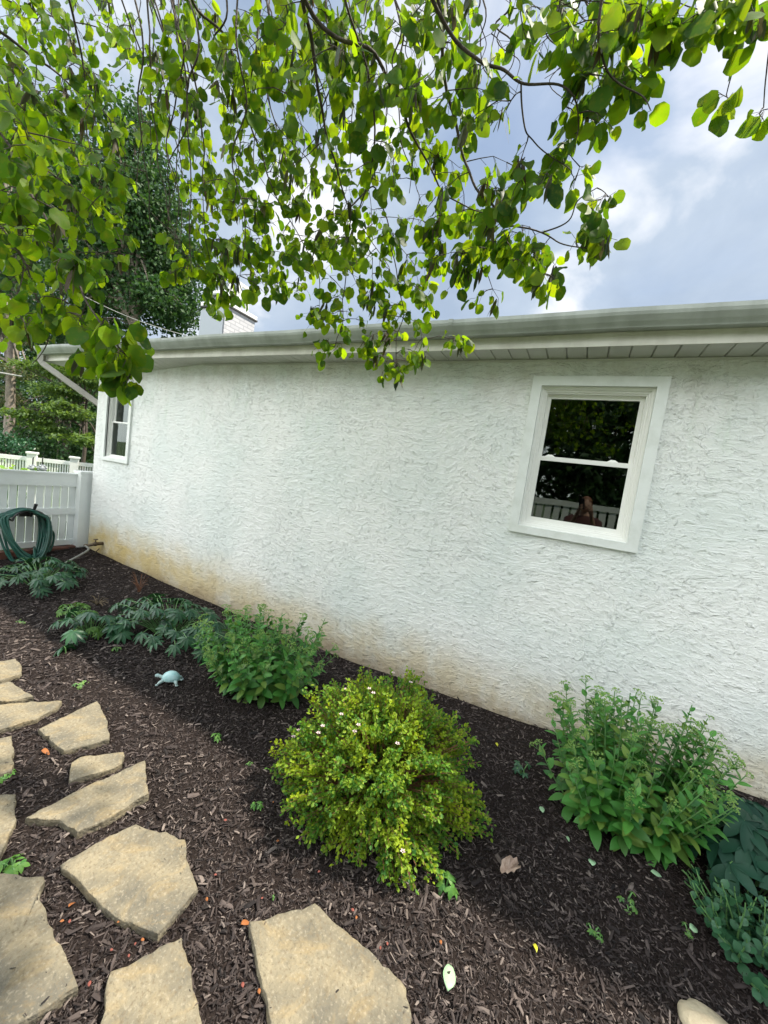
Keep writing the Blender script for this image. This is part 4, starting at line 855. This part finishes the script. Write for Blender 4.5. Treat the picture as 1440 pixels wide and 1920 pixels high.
def person():
    """the photographer, standing behind the camera; the window glass mirrors the figure"""
    F0 = np.array([0.06, -3.30, 0.03]); J = {}
    def j(n, x, y, z): J[n] = F0+np.array([x, y, z]); return n
    pts = [('pelvis', 0, 0, .90, .135), ('waist', 0, 0, 1.03, .115), ('chest', 0, .01, 1.22, .135), ('upper', 0, 0, 1.34, .11), ('neck', 0, .02, 1.42, .052), ('skull', 0, .045, 1.50, .05)]
    for s_, nm in ((-1, 'l'), (1, 'r')):
        pts += [('hip'+nm, s_*.095, 0, .84, .095), ('knee'+nm, s_*.105, .02, .46, .058), ('ankle'+nm, s_*.11, -.02, .08, .04), ('toe'+nm, s_*.125, .13, .03, .035),
                ('sh'+nm, s_*.165, 0, 1.34, .055), ('elb'+nm, s_*.20, .12, 1.10, .040), ('wr'+nm, s_*.085, .315, 1.43, .026)]
    idx = {p[0]: i for i, p in enumerate(pts)}; E_ = [('pelvis', 'waist'), ('waist', 'chest'), ('chest', 'upper'), ('upper', 'neck'), ('neck', 'skull')]
    for nm in 'lr': E_ += [('pelvis', 'hip'+nm), ('hip'+nm, 'knee'+nm), ('knee'+nm, 'ankle'+nm), ('ankle'+nm, 'toe'+nm), ('upper', 'sh'+nm), ('sh'+nm, 'elb'+nm), ('elb'+nm, 'wr'+nm)]
    # palms and fingers closing round the phone
    for s_, nm in ((-1, 'l'), (1, 'r')):
        w = pts[idx['wr'+nm]]; k = len(pts); pts.append(('palm'+nm, s_*.075, .355, 1.50, .024)); idx['palm'+nm] = k; E_.append(('wr'+nm, 'palm'+nm))
        for f in range(4):
            L_ = (.95, 1.08, 1.0, .8)[f]; z = 1.495+f*.021
            ch = [(s_*.068, .375, z, .009), (s_*.052*1.0, .375+.028*L_, z+.004, .0085), (s_*(.052-.022*L_), .375+.034*L_, z+.006, .0075)]
            pr = 'palm'+nm
            for q, c in enumerate(ch): n_ = 'f%s%d%d' % (nm, f, q); idx[n_] = len(pts); pts.append((n_, *c)); E_.append((pr, n_)); pr = n_
        pr = 'palm'+nm
        for q, c in enumerate([(s_*.055, .345, 1.51, .011), (s_*.035, .345, 1.53, .009), (s_*.018, .350, 1.545, .008)]): n_ = 't%s%d' % (nm, q); idx[n_] = len(pts); pts.append((n_, *c)); E_.append((pr, n_)); pr = n_
    me = bpy.data.meshes.new('body'); me.from_pydata([(p[1], p[2], p[3]) for p in pts], [(idx[a], idx[b]) for a, b in E_], [])
    o = bpy.data.objects.new('person', me); COL.objects.link(o); o.location = F0
    skin = mat('skin', (0.50, 0.30, 0.22), .5); shirt = mat('maroon_cloth', (0.09, 0.035, 0.032), .85); jean = mat('denim', (0.05, 0.07, 0.13), .9)
    md = o.modifiers.new('skin', 'SKIN'); sv = me.skin_vertices[0].data
    for i, p in enumerate(pts): sv[i].radius = (p[4], p[4]*(.78 if p[0] in ('chest', 'waist', 'upper', 'pelvis') else 1.0)); sv[i].use_root = (i == 0)
    md.use_smooth_shade = True; sb = o.modifiers.new('smooth', 'SUBSURF'); sb.levels = 1; sb.render_levels = 2
    me.materials.append(skin)
    tag(o, 'person in a maroon shirt and jeans holding up a phone with both hands', 'person')
    # clothes: shells just outside the body
    sh = MB(); rings = [(.88, .175, .125), (.97, .160, .118), (1.05, .150, .112), (1.20, .175, .128), (1.32, .185, .108), (1.39, .12, .08), (1.415, .07, .065)]
    V = [F0+np.array([a*math.cos(t), b*math.sin(t)+.005, z]) for z, a, b in rings for t in np.linspace(0, 2*math.pi, 20, endpoint=False)]
    sh.add(V, [(r*20+q, r*20+(q+1) % 20, (r+1)*20+(q+1) % 20, (r+1)*20+q) for r in range(len(rings)-1) for q in range(20)])
    for s_ in (-1, 1): sh.tube(F0+np.array([(s_*.13, 0, 1.34), (s_*.175, .02, 1.32), (s_*.195, .07, 1.21), (s_*.2, .10, 1.15)]), [.072, .072, .064, .060], 12, False)
    sh.build('shirt', shirt, o, True)
    jn = MB()
    for s_ in (-1, 1): jn.tube(F0+np.array([(s_*.06, 0, .93), (s_*.09, 0, .82), (s_*.105, .02, .46), (s_*.11, -.02, .07)]), [.115, .115, .078, .065], 14, False)
    jn.build('jeans', jean, o, True)
    hd = MB(); hc = F0+np.array([0, .055, 1.56])
    def face(p):
        q = p.copy()
        if q[2] < 0: q[0] *= 1-.28*q[2]**2; q[1] *= 1-.12*q[2]**2
        return q
    hd.ell(hc, (.075, .093, .112), 28, 20, None, face); hd.ell(hc+[0, .095, -.012], (.012, .018, .022), 10, 8)
    for s_ in (-1, 1): hd.ell(hc+[s_*.076, -.005, -.01], (.010, .018, .030), 8, 8)
    h = hd.build('head', skin, o, True)
    ey = MB()
    for s_ in (-1, 1): ey.ell(hc+[s_*.030, .082, .004], (.012, .008, .007), 10, 6)
    ey.build('eyes', mat('eye', (.25, .2, .16), .3), h, True)
    mo = MB(); mo.ell(hc+[0, .082, -.052], (.024, .007, .007), 12, 6); mo.build('mouth', mat('lip', (.42, .16, .14), .5), h, True)
    hr = MB()
    def hf(p):
        q = p.copy()
        if q[1] > .25: q[2] = max(q[2], .45)
        return q
    hr.ell(hc+[0, -.018, .012], (.086, .098, .122), 28, 20, None, hf); hr.build('hair', mat('auburn_hair', (.22, .085, .04), .5), o, True)
    c = CAM-CF*.014; ph = MB(); M_ = np.stack([CR, CU, CF], 1)
    pv = [c+M_ @ np.array([x, y, z]) for z in (-.008, 0) for y in (-.075, .075) for x in (-.036, .036)]
    ph.add(pv, [(0, 2, 3, 1), (4, 5, 7, 6), (0, 1, 5, 4), (2, 6, 7, 3), (0, 4, 6, 2), (1, 3, 7, 5)])
    p = ph.build('phone', M_black); tag(p, 'black phone held up in both hands at face height', 'phone')
person()
def hosta():
    p = at_x(20, 885, -8.3); p[2] = 0
    t = empty('hosta', p, 'bright lime leafy plant between the two white fences', 'plant')
    n = 130; a = rng.uniform(0, 2*math.pi, n); r = rng.random(n)**.6
    c = at_x(18, 873, -8.3); T = c+np.stack([r*np.cos(a)*.25, r*np.sin(a)*.42, rng.normal(-.12, .06, n)], 1)
    D = np.stack([np.cos(a), np.sin(a), rng.uniform(-.2, .7, n)], 1); MB().inst(*LL, frames(D, rv(n)*.4+[0, 0, 1])*rng.uniform(.14, .26, n)[:, None, None], T).build('foliage', M_hosta, t)
    m_ = MB()
    for k in range(12): m_.tube([p+rng.normal(0, .05, 3)*[1, 1, 0], T[k]], .008, 4)
    m_.build('stems', M_sedstem, t)
hosta()
def cable():
    m_ = MB(); a = at_d(110, 530, 9); b = at_d(352, 630, 9.5); n = 12
    P = [a+(b-a)*k/n-np.array([0, 0, .12])*math.sin(math.pi*k/n) for k in range(n+1)]; o = m_.tube(P, .008, 5).build('overhead_cable', M_cable); tag(o, 'thin overhead cable crossing the dark tree above the gutter', 'cable')
    m_ = MB(); a = at_d(-120, 668, 10.5); b = at_d(42, 706, 11); P = [a+(b-a)*k/n-np.array([0, 0, .05])*math.sin(math.pi*k/n) for k in range(n+1)]; o = m_.tube(P, .022, 5).build('utility_cable', M_cable); tag(o, 'pale cable ending near the bare trunk at the left edge', 'cable')
cable()

# ------------------------------------------------------------------ bed plants
def head_template():
    r2 = np.random.default_rng(5); V = []; F = []
    for k in range(26):
        a = r2.uniform(0, 2*math.pi); q = math.sqrt(r2.random()); c = np.array([q*math.cos(a), q*math.sin(a), .35*(1-q*q)+r2.normal(0, .07)]); s = .15; b = len(V)
        V += [c+np.array(d)*s for d in ((1, 0, 0), (-.5, .87, 0), (-.5, -.87, 0), (0, 0, 1.2), (0, 0, -.8))]; F += [(b, b+1, b+3), (b+1, b+2, b+3), (b+2, b, b+3), (b+1, b, b+4), (b+2, b+1, b+4), (b, b+2, b+4)]
    for k in range(7):
        a = 2*math.pi*k/7; b = len(V); V += [np.array((0, 0, -.75)), np.array((.06, 0, -.75)), np.array((.7*math.cos(a), .7*math.sin(a), .12))]; F += [(b, b+1, b+2)]
    return np.array(V), F
HT = head_template()
def sedum(center, label, n_st, spread, hgt, headp, seed, leaf=.052, name='sedum', LT=None, mt=None, group='clumps of upright sedum along the wall', step=.021, taper=.72):
    global rng
    keep = rng; rng = np.random.default_rng(seed)
    c = np.array(center, float); t = empty(name, c, label, 'plant', group); st = MB()
    LP, LD, LN, LS, HP, HN, HS = [], [], [], [], [], [], []
    for k in range(n_st):
        a = rng.uniform(0, 2*math.pi); q = math.sqrt((k+.5)/n_st); sx, sy = spread
        g = c+[q*math.cos(a)*sx*.45, q*math.sin(a)*sy*.45, 0]; g[2] = gz(g[0], g[1])
        h = hgt*rng.uniform(.70, 1.05)*(1-.33*q*q)*(1.22 if rng.random() < .14 else 1); e = c+[q*math.cos(a)*sx, q*math.sin(a)*sy, 0]; e[2] = g[2]+h
        P = bez(g, g*.45+e*.55+[0, 0, -.10*h], e, 9); P[:, 0] += .01*np.sin(np.linspace(0, 4, 9)+k)
        st.tube(P, np.linspace(.0042, .0022, 9), 5, False)
        nl = int(h/step)
        for j in range(nl):
            u = .10+.88*j/nl; i = u*8; i0 = int(i); p = P[i0]*(1-(i-i0))+P[min(8, i0+1)]*(i-i0); ax = P[min(8, i0+1)]-P[i0]; ax /= np.linalg.norm(ax)+1e-9
            ang = j*2.4+k; side = np.cross(ax, [math.cos(ang), math.sin(ang), .1]); side /= np.linalg.norm(side)
            LP.append(p); LD.append(side+ax*(.25+.9*u)+[0, 0, -.1*(1-u)]); LN.append(ax+rv()*.25); LS.append(leaf*(1.2-taper*u)*rng.uniform(.75, 1.2))
        if rng.random() < headp:
            HP.append(e+[0, 0, .01]); HN.append(P[-1]-P[-2]); HS.append(rng.uniform(.02, .04))
            if rng.random() < .6:
                for m_ in range(2): d = rv()*.03; d[2] = -.015; HP.append(e+d); HN.append(P[-1]-P[-2]+d); HS.append(rng.uniform(.01, .018)); st.tube([e-[0, 0, .03], e+d], .0012, 3, False)
    st.build('stems', M_sedstem, t, True)
    LP, LD, LN, LS = map(np.array, (LP, LD, LN, LS)); MB().inst(*(LT or OL), frames(LD, LN)*LS[:, None, None], LP).build('foliage', mt or M_sed, t, True)
    if HP:
        HP, HN, HS = map(np.array, (HP, HN, HS)); f = frames(rv(len(HS)), HN/np.linalg.norm(HN, axis=1)[:, None])
        z = HN/np.linalg.norm(HN, axis=1)[:, None]; x = np.cross(z, rv(len(z))); x /= np.linalg.norm(x, axis=1)[:, None]; f = np.stack([x, np.cross(z, x), z], 2)
        MB().inst(*HT, f*HS[:, None, None], HP).build('flower_heads', M_sedhead, t)
    rng = keep; return t
c1 = gpt(466, 1298); sedum((c1[0], c1[1]+.12, gz(c1[0], c1[1]+.1)), 'bright green sedum clump with buds, between the turtle and the wall', 90, (.62, .40), .54, .7, 11, leaf=.086)
c2 = gpt(1165, 1580); sedum((c2[0], c2[1]+.15, gz(c2[0], c2[1]+.1)), 'taller sedum clump with lime flower heads, under the large window', 92, (.48, .36), .62, .75, 12, leaf=.086)
def shrub():
    c = gpt(690, 1500); c = np.array([c[0], c[1]+.06, float(gz(c[0], c[1]))]); t = empty('spirea_bush', c, 'rounded yellow green bush with tiny leaves and a few pale flowers', 'bush')
    st = MB(); P = []; Dn = []
    RX, RY, RZ = .49, .46, .52
    n = 1800
    for k in range(n):
        u = rv(); u[2] = abs(u[2])**1.15*(1 if rng.random() < .93 else -.05); u /= np.linalg.norm(u); lump = 1+.18*noise.noise(Vector(u*2.4)+Vector((3, 1, 7)))+.16*noise.noise(Vector(u*5.5)); rad = rng.uniform(.84, 1.04) if k % 4 else rng.uniform(.45, .85); rad += .08*(rng.random() < .05)
        e = c+u*np.array([RX, RY, RZ])*lump*rad+[0, 0, .05]; s = c+u*np.array([.08, .08, .12])*rng.random()
        C = bez(s, (s+e)/2+[0, 0, .05], e, 6); st.tube(C[2:], np.linspace(.003, .0012, 4), 3, False)
        o = C[-1]-C[-2]; o /= np.linalg.norm(o); tipn = rng.integers(20, 30)
        for j in range(tipn):
            v = j/tipn; p = e-o*(1-v)*.10+rv()*.012; P.append(p); Dn.append(o*.7+rv()*.9)
    st.build('twigs', M_dry, t)
    P = np.array(P); Dn = np.array(Dn); k = len(P); MB().inst(*SL, frames(Dn, rv(k)*.6+Dn*.2+[0, -.15, .8])*rng.uniform(.012, .024, k)[:, None, None], P).build('foliage', M_spi, t)
    for px, py in ((672, 1360), (605, 1362), (597, 1375), (550, 1382), (692, 1292), (737, 1262), (745, 1395), (770, 1280), (640, 1340), (755, 1597), (700, 1300), (560, 1370), (665, 1372), (648, 1293)):
        # where the sight of that spot meets the dome
        d = ray(px, py); best = None
        for q in np.linspace(1.0, 3.6, 260):
            w = CAM+d*q; e = (w-c-[0, 0, .05])/np.array([RX, RY, RZ])
            if e @ e < 1.10: best = w; break
        if best is None: continue
        F = MB()
        for m_ in range(5):
            a = m_*1.256; D = np.array([[math.cos(a), math.sin(a), .5]]); F.inst(*SL, frames(D, np.array([[0, -.3, 1.0]]))*.010, best[None]+D*.002)
        F.build('flower', M_petal, t)
shrub()
def palmate(center, label, n, spread, hgt, mt, leaf=.085, name='hellebore', cat='plant', fingers=7, group=None, seed=3, LT=None, arc=4.3):
    r2 = np.random.default_rng(seed); c = np.array(center, float); t = empty(name, c, label, cat, group); st = MB(); T, D, N_, S_ = [], [], [], []
    for k in range(n):
        a = r2.uniform(0, 2*math.pi); q = math.sqrt((k+.5)/n); e = c+[q*math.cos(a)*spread[0], q*math.sin(a)*spread[1], 0]; e[2] = float(gz(e[0], e[1]))+hgt*r2.uniform(.45, 1.0)*(1-.45*q)
        g = c+[q*math.cos(a)*spread[0]*.25, q*math.sin(a)*spread[1]*.25, 0]; st.tube(bez(g, (g+e)/2+[0, 0, hgt*.35], e, 5), [.0035, .003, .0028, .0025, .0022], 4, False)
        out = np.array([math.cos(a), math.sin(a), -.1]); nr = np.array([.5*q*math.cos(a), .5*q*math.sin(a)-.12, 1.0])+r2.normal(0, .18, 3); nr /= np.linalg.norm(nr)
        out = out-nr*(out @ nr); out /= np.linalg.norm(out); sd_ = np.cross(nr, out)
        for f in range(fingers):
            th = (f-(fingers-1)/2)*(arc/fingers); T.append(e); D.append(out*math.cos(th)+sd_*math.sin(th)-nr*.18); N_.append(nr+r2.normal(0, .12, 3)); S_.append(leaf*(1-(.07 if arc < 5 else 0)*abs(f-(fingers-1)/2))*r2.uniform(.85, 1.15))
    st.build('stems', M_sedstem, t); T, D, N_, S_ = map(np.array, (T, D, N_, S_)); MB().inst(*(LT or LL), frames(D, N_)*S_[:, None, None], T).build('foliage', mt, t, True); return t
def G(px, py, dy=0): p = gpt(px, py); return np.array([p[0], p[1]+dy, float(gz(p[0], p[1]+dy))])
palmate(G(298, 1195, .10), 'wide dark green hellebore sprawling along the foot of the white wall', 90, (.66, .34), .34, M_hel, .095, seed=4)
palmate(G(150, 1200, .08), 'smaller hellebore left of the wide one, its lowest leaf over the mulch', 24, (.28, .24), .26, M_hel, .10, seed=5)
palmate(G(118, 1228, .02), 'single low hellebore leaf cluster lying on the mulch', 2, (.03, .03), .09, M_hel, .11, seed=6)
palmate(G(65, 1100, .05), 'dark leafy hellebore under the coiled hose', 70, (.52, .34), .32, M_hel, .095, seed=7)
palmate(G(142, 1152, .0), 'young lime green fern like plant behind the smaller hellebore', 22, (.2, .13), .10, M_hely, .05, name='young_plant', seed=8, fingers=9)
palmate(G(160, 1192, .02), 'small yellow green sprig beside the smaller hellebore', 9, (.12, .08), .13, M_hely, .05, name='leafy_sprig', seed=18, fingers=6)
palmate(G(1420, 1680, .05), 'dark shrub with long glossy leaves at the right edge', 30, (.23, .22), .42, M_rho, .115, name='glossy_shrub', cat='shrub', seed=9, fingers=8, LT=BL, arc=6.28)
q = G(1415, 1800, .03); sedum(q, 'low plant with small rounded bluish leaves at the right edge', 70, (.21, .27), .17, 0, 10, leaf=.034, name='low_plant', LT=oval_leaf(.85, 5, .2, .6, .1), mt=mat('bluish_leaf', island=[(0.02, 0.08, 0.035), (0.04, 0.12, 0.055), (0.03, 0.10, 0.04)], rough=0.4, spec=0.4), group='small plants at the right edge', step=.017, taper=.3)
q = G(1335, 1700, .05); sedum(q, 'small trailing seedlings in front of the tall sedum at the right', 10, (.14, .05), .06, 0, 14, leaf=.022, name='small_plant', LT=oval_leaf(.7, 4, .2, .6, .1), mt=M_hel, group='small plants at the right edge', step=.012)
# weeds
for i, (px, py, n, sp, hh, lf, lb) in enumerate((
    (481, 1515, 4, .03, .05, .036, 'small bright weed between the bush and the big golden flagstone'),
    (25, 1632, 7, .05, .08, .055, 'bright weed growing at the top of the largest flagstone'),
    (8, 1458, 6, .04, .05, .04, 'bright weed on the cut flagstone at the left edge'),
    (402, 1388, 5, .04, .06, .042, 'small weed in the shade below the bright sedum'),
    (150, 1285, 5, .07, .035, .038, 'flat pale weed between the turtle and the stone path'),
    (220, 1222, 4, .05, .06, .045, 'thin weed standing behind the turtle'),
    (835, 1668, 9, .06, .09, .055, 'leafy weed trailing out from under the front of the bush'),
    (1112, 1752, 7, .05, .04, .024, 'tiny weed sprig alone on the mulch below the tall sedum'),
    (978, 1450, 7, .06, .10, .05, 'bluish weed between the bush and the tall sedum'),
    (468, 1436, 3, .03, .03, .02, 'dull little seedling near the shadow edge'),
    (515, 1685, 2, .015, .02, .018, 'tiny seedling above the broad flagstone'),
    (1175, 1690, 6, .07, .03, .03, 'wilted pale sprig on the mulch near the right edge'),
    (1290, 1745, 4, .04, .02, .025, 'pale seedling beside the low round leaved plant'),
    (40, 1167, 5, .06, .03, .035, 'small pale weed alone in the mulch near the left edge'))):
    m_ = M_hel if 'bluish' in lb else (M_hely if ('dull' in lb or 'pale' in lb or 'thin' in lb) else M_weed)
    palmate(G(px, py), lb, n, (sp*.7, sp*.7), hh*.8, m_, lf*.62, name='weed', seed=30+i, fingers=4, group='weeds in the mulch', LT=OL)
def twiggy():
    c = G(252, 1112, .05); t = MB()
    for k in range(16):
        a = rng.uniform(0, 6.3); e = c+[.10*math.cos(a), .08*math.sin(a), rng.uniform(.10, .26)]; C = bez(c+rng.normal(0, .01, 3), (c+e)/2+[0, 0, .06], e, 5)-c; t.tube(C, [.003, .0025, .002, .0015, .001], 4, False)
    o = t.build('dead_twigs', M_dry); o.location = c; tag(o, 'bare reddish dead twigs standing close to the wall', 'dead plant')
    c = G(182, 1135, 0); t = MB()
    for k in range(26):
        a = rng.uniform(0, 6.3); e = c+[.12*math.cos(a), .08*math.sin(a), rng.uniform(.02, .08)]; t.tube(bez(c, (c+e)/2+[0, 0, .05], e, 4)-c, .0015, 3, False)
    o = t.build('dried_plant', mat('pale_dry', (0.16, 0.12, 0.07), .9)); o.location = c; tag(o, 'low tangle of brown dried stems beside the lime green plant', 'dead plant')
twiggy()

# ------------------------------------------------------------------ turtle
def turtle():
    c = G(320, 1279); t = empty('turtle_statue', c, 'small turquoise ceramic turtle sitting on the mulch', 'garden ornament')
    hd = -CR.copy(); hd[2] = 0; hd /= np.linalg.norm(hd); ang = .12; hd = np.array([hd[0]*math.cos(ang)-hd[1]*math.sin(ang), hd[0]*math.sin(ang)+hd[1]*math.cos(ang), 0]); sd_ = np.array([-hd[1], hd[0], 0]); up = np.array([0, 0, 1.0]); M_ = np.stack([hd, sd_, up], 1)*.70; hd = hd*.70; sd_ = sd_*.70; up = up*.70
    sh = MB(); K = .70
    def dome(p):
        q = p.copy()
        if q[2] < 0: q[2] *= .28
        else: q[2] *= 1+.05*math.cos(6*math.atan2(q[1], q[0]))*(1-q[2])
        return q
    sh.ell(c+up*.042, (.083, .066, .070), 24, 16, M_, dome); sh.build('shell', M_turtle, t, True)
    sk = MB(); sk.ell(c+up*.038, (.086, .069, .012), 24, 6, M_); sk.build('shell_rim', M_turtleb, t, True)
    h = MB(); h.tube([c+hd*.07+up*.045, c+hd*.095+up*.052, c+hd*.112+up*.06], [0.0119, 0.0105, 0.0098], 8); h.ell(c+hd*.125+up*.06, (.026, .018, .017), 12, 8, M_); h.build('head', M_turtleb, t, True)
    for a, b in ((1, 1), (1, -1), (-1, 1), (-1, -1)):
        l = MB(); o = c+hd*.055*a+sd_*.042*b+up*.035; e = c+hd*(.095 if a > 0 else .08)*a+sd_*(.078 if a > 0 else .065)*b+up*.008; l.tube([o, (o+e)/2+up*.006, e], [0.0119, 0.0112, 0.0070], 8); l.ell(e, (.017, .013, .008), 8, 6, M_); l.build('flipper' if a > 0 else 'foot', M_turtleb, t, True)
    l = MB(); l.tube([c-hd*.075+up*.03, c-hd*.10+up*.03, c-hd*.115+up*.036], [0.0070, 0.0049, 0.0014], 6); l.build('tail', M_turtleb, t, True)
turtle()

# ------------------------------------------------------------------ fallen leaves and petals
M_or = mat('orange_leaf', (0.36, 0.13, 0.04), .7, trans=(.25, (1, 1, 1))); M_red = mat('red_petal', (0.20, 0.055, 0.04), .7); M_tan = mat('dry_leaf', (0.50, 0.38, 0.30), .7, var=(0.28, .19, .13), vscale=50)
M_yel = mat('yellow_leaf', (0.62, 0.62, 0.05), .5, trans=(.3, (1, 1, .6))); M_pale = mat('pale_green_leaf', (0.30, 0.48, 0.28), .5); M_wht = mat('pale_chip', (0.45, 0.42, 0.38), .8)
def jagged_leaf():
    V = [(0, .5, 0)]; r4 = random.Random(2); n = 22
    for k in range(n):
        t = 2*math.pi*k/n; rr = .5*(1+(.09 if k % 2 else -.09)+r4.uniform(-.12, .12)); V.append((rr*math.sin(t)*.5, .5-rr*math.cos(t), r4.uniform(.0, .14)+.25*abs(math.sin(t))))
    return np.array(V), [(0, 1+k, 1+(k+1) % n) for k in range(n)]
def fallen(px, py, size, mt, label, group=None, LT=None, name='fallen_leaf', yaw=None, curl=1.0, cat='leaf'):
    c = G(px, py); c[2] += .018; a = rng.uniform(0, 6.3) if yaw is None else yaw
    D = np.array([[math.cos(a), math.sin(a), .08]]); V, F = (LT or OL); Mx = frames(D, np.array([[rng.normal(0, .2), -.25, 1.0]]))*size
    V = V.copy(); V[:, 2] = V[:, 2]*curl+.10*V[:, 0]**2+.03*np.sin(V[:, 1]*9); n = len(V)
    o = MB().inst(V, F, Mx, np.array([[0, 0, 0.0]])).build(name, mt, None, True); o.location = c
    sol = o.modifiers.new('thickness', 'SOLIDIFY'); sol.thickness = .0006
    tag(o, label, cat, group)
fallen(935, 1645, .10, M_tan, 'curled tan dry leaf on the mulch right of the bush', LT=jagged_leaf(), yaw=.9, curl=1.4)
fallen(838, 1868, .085, M_pale, 'pale green oval leaf lying near the bottom edge', yaw=1.75)
fallen(1005, 1795, .045, M_yel, 'small bright yellow curled leaf on the mulch', yaw=1.9, LT=LL, curl=2)
fallen(78, 1412, .042, M_or, 'bright orange leaf beside the small stones of the path', LT=OL, curl=2.5, yaw=.3)
fallen(450, 1742, .034, M_or, 'orange leaf at the left corner of the broad flagstone', LT=OL, curl=2.5, yaw=1.0)
fallen(128, 1710, .026, M_or, 'dull orange leaf between the largest and the seven sided flagstone', LT=OL, curl=2.5, yaw=2.0)
fallen(932, 1405, .055, M_yel, 'pale yellow fallen leaf right of the bush near the wall', yaw=1.9, LT=LL)
fallen(1017, 1530, .05, M_pale, 'pale green leaf lying left of the tall sedum, nearer the wall', yaw=1.9)
fallen(1066, 1585, .04, M_pale, 'thin pale green leaf lying left of the tall sedum, nearer the path', yaw=1.9, LT=LL)
fallen(1108, 1618, .03, M_pale, 'tiny round pale leaf below the tall sedum', LT=round_leaf(12))
fallen(1218, 1640, .045, M_pale, 'oval pale green leaf lying in shade below the tall sedum', yaw=.1)
fallen(1295, 1752, .028, M_pale, 'tiny round pale leaf near the low round leaved plant', LT=round_leaf(12), yaw=1)
LIT = [(388, 1698), (425, 1545), (190, 1545), (523, 1584), (612, 1587), (400, 1648), (270, 1772), (252, 1782), (240, 1798), (225, 1735), (168, 1848), (455, 1862), (484, 1862), (657, 1712), (725, 1782), (826, 1780), (220, 1718), (130, 1740), (512, 1512), (488, 1694), (600, 1640), (668, 1725), (712, 1790), (205, 1790), (120, 1735)]
for i, (px, py) in enumerate(LIT):
    near = min((((px-x)**2+(py-y)**2, nm) for x, y, nm in ((243, 1650, 'the seven sided flagstone'), (610, 1850, 'the broad flagstone'), (60, 1790, 'the largest flagstone'), (165, 1495, 'the slanting flagstone'), (700, 1600, 'the front of the bush'), (285, 1850, 'the flagstone at the bottom edge'), (460, 1500, 'the small bright weed'))))[1]
    col = ('orange', 'red')[i % 3 != 0]
    fallen(px, py, rng.uniform(.009, .016), [M_red, M_or][i % 3 == 0], 'tiny %s petal lying on the mulch by %s' % (col, near), 'petals scattered on the mulch', LT=SL, name='petal', cat='petal')
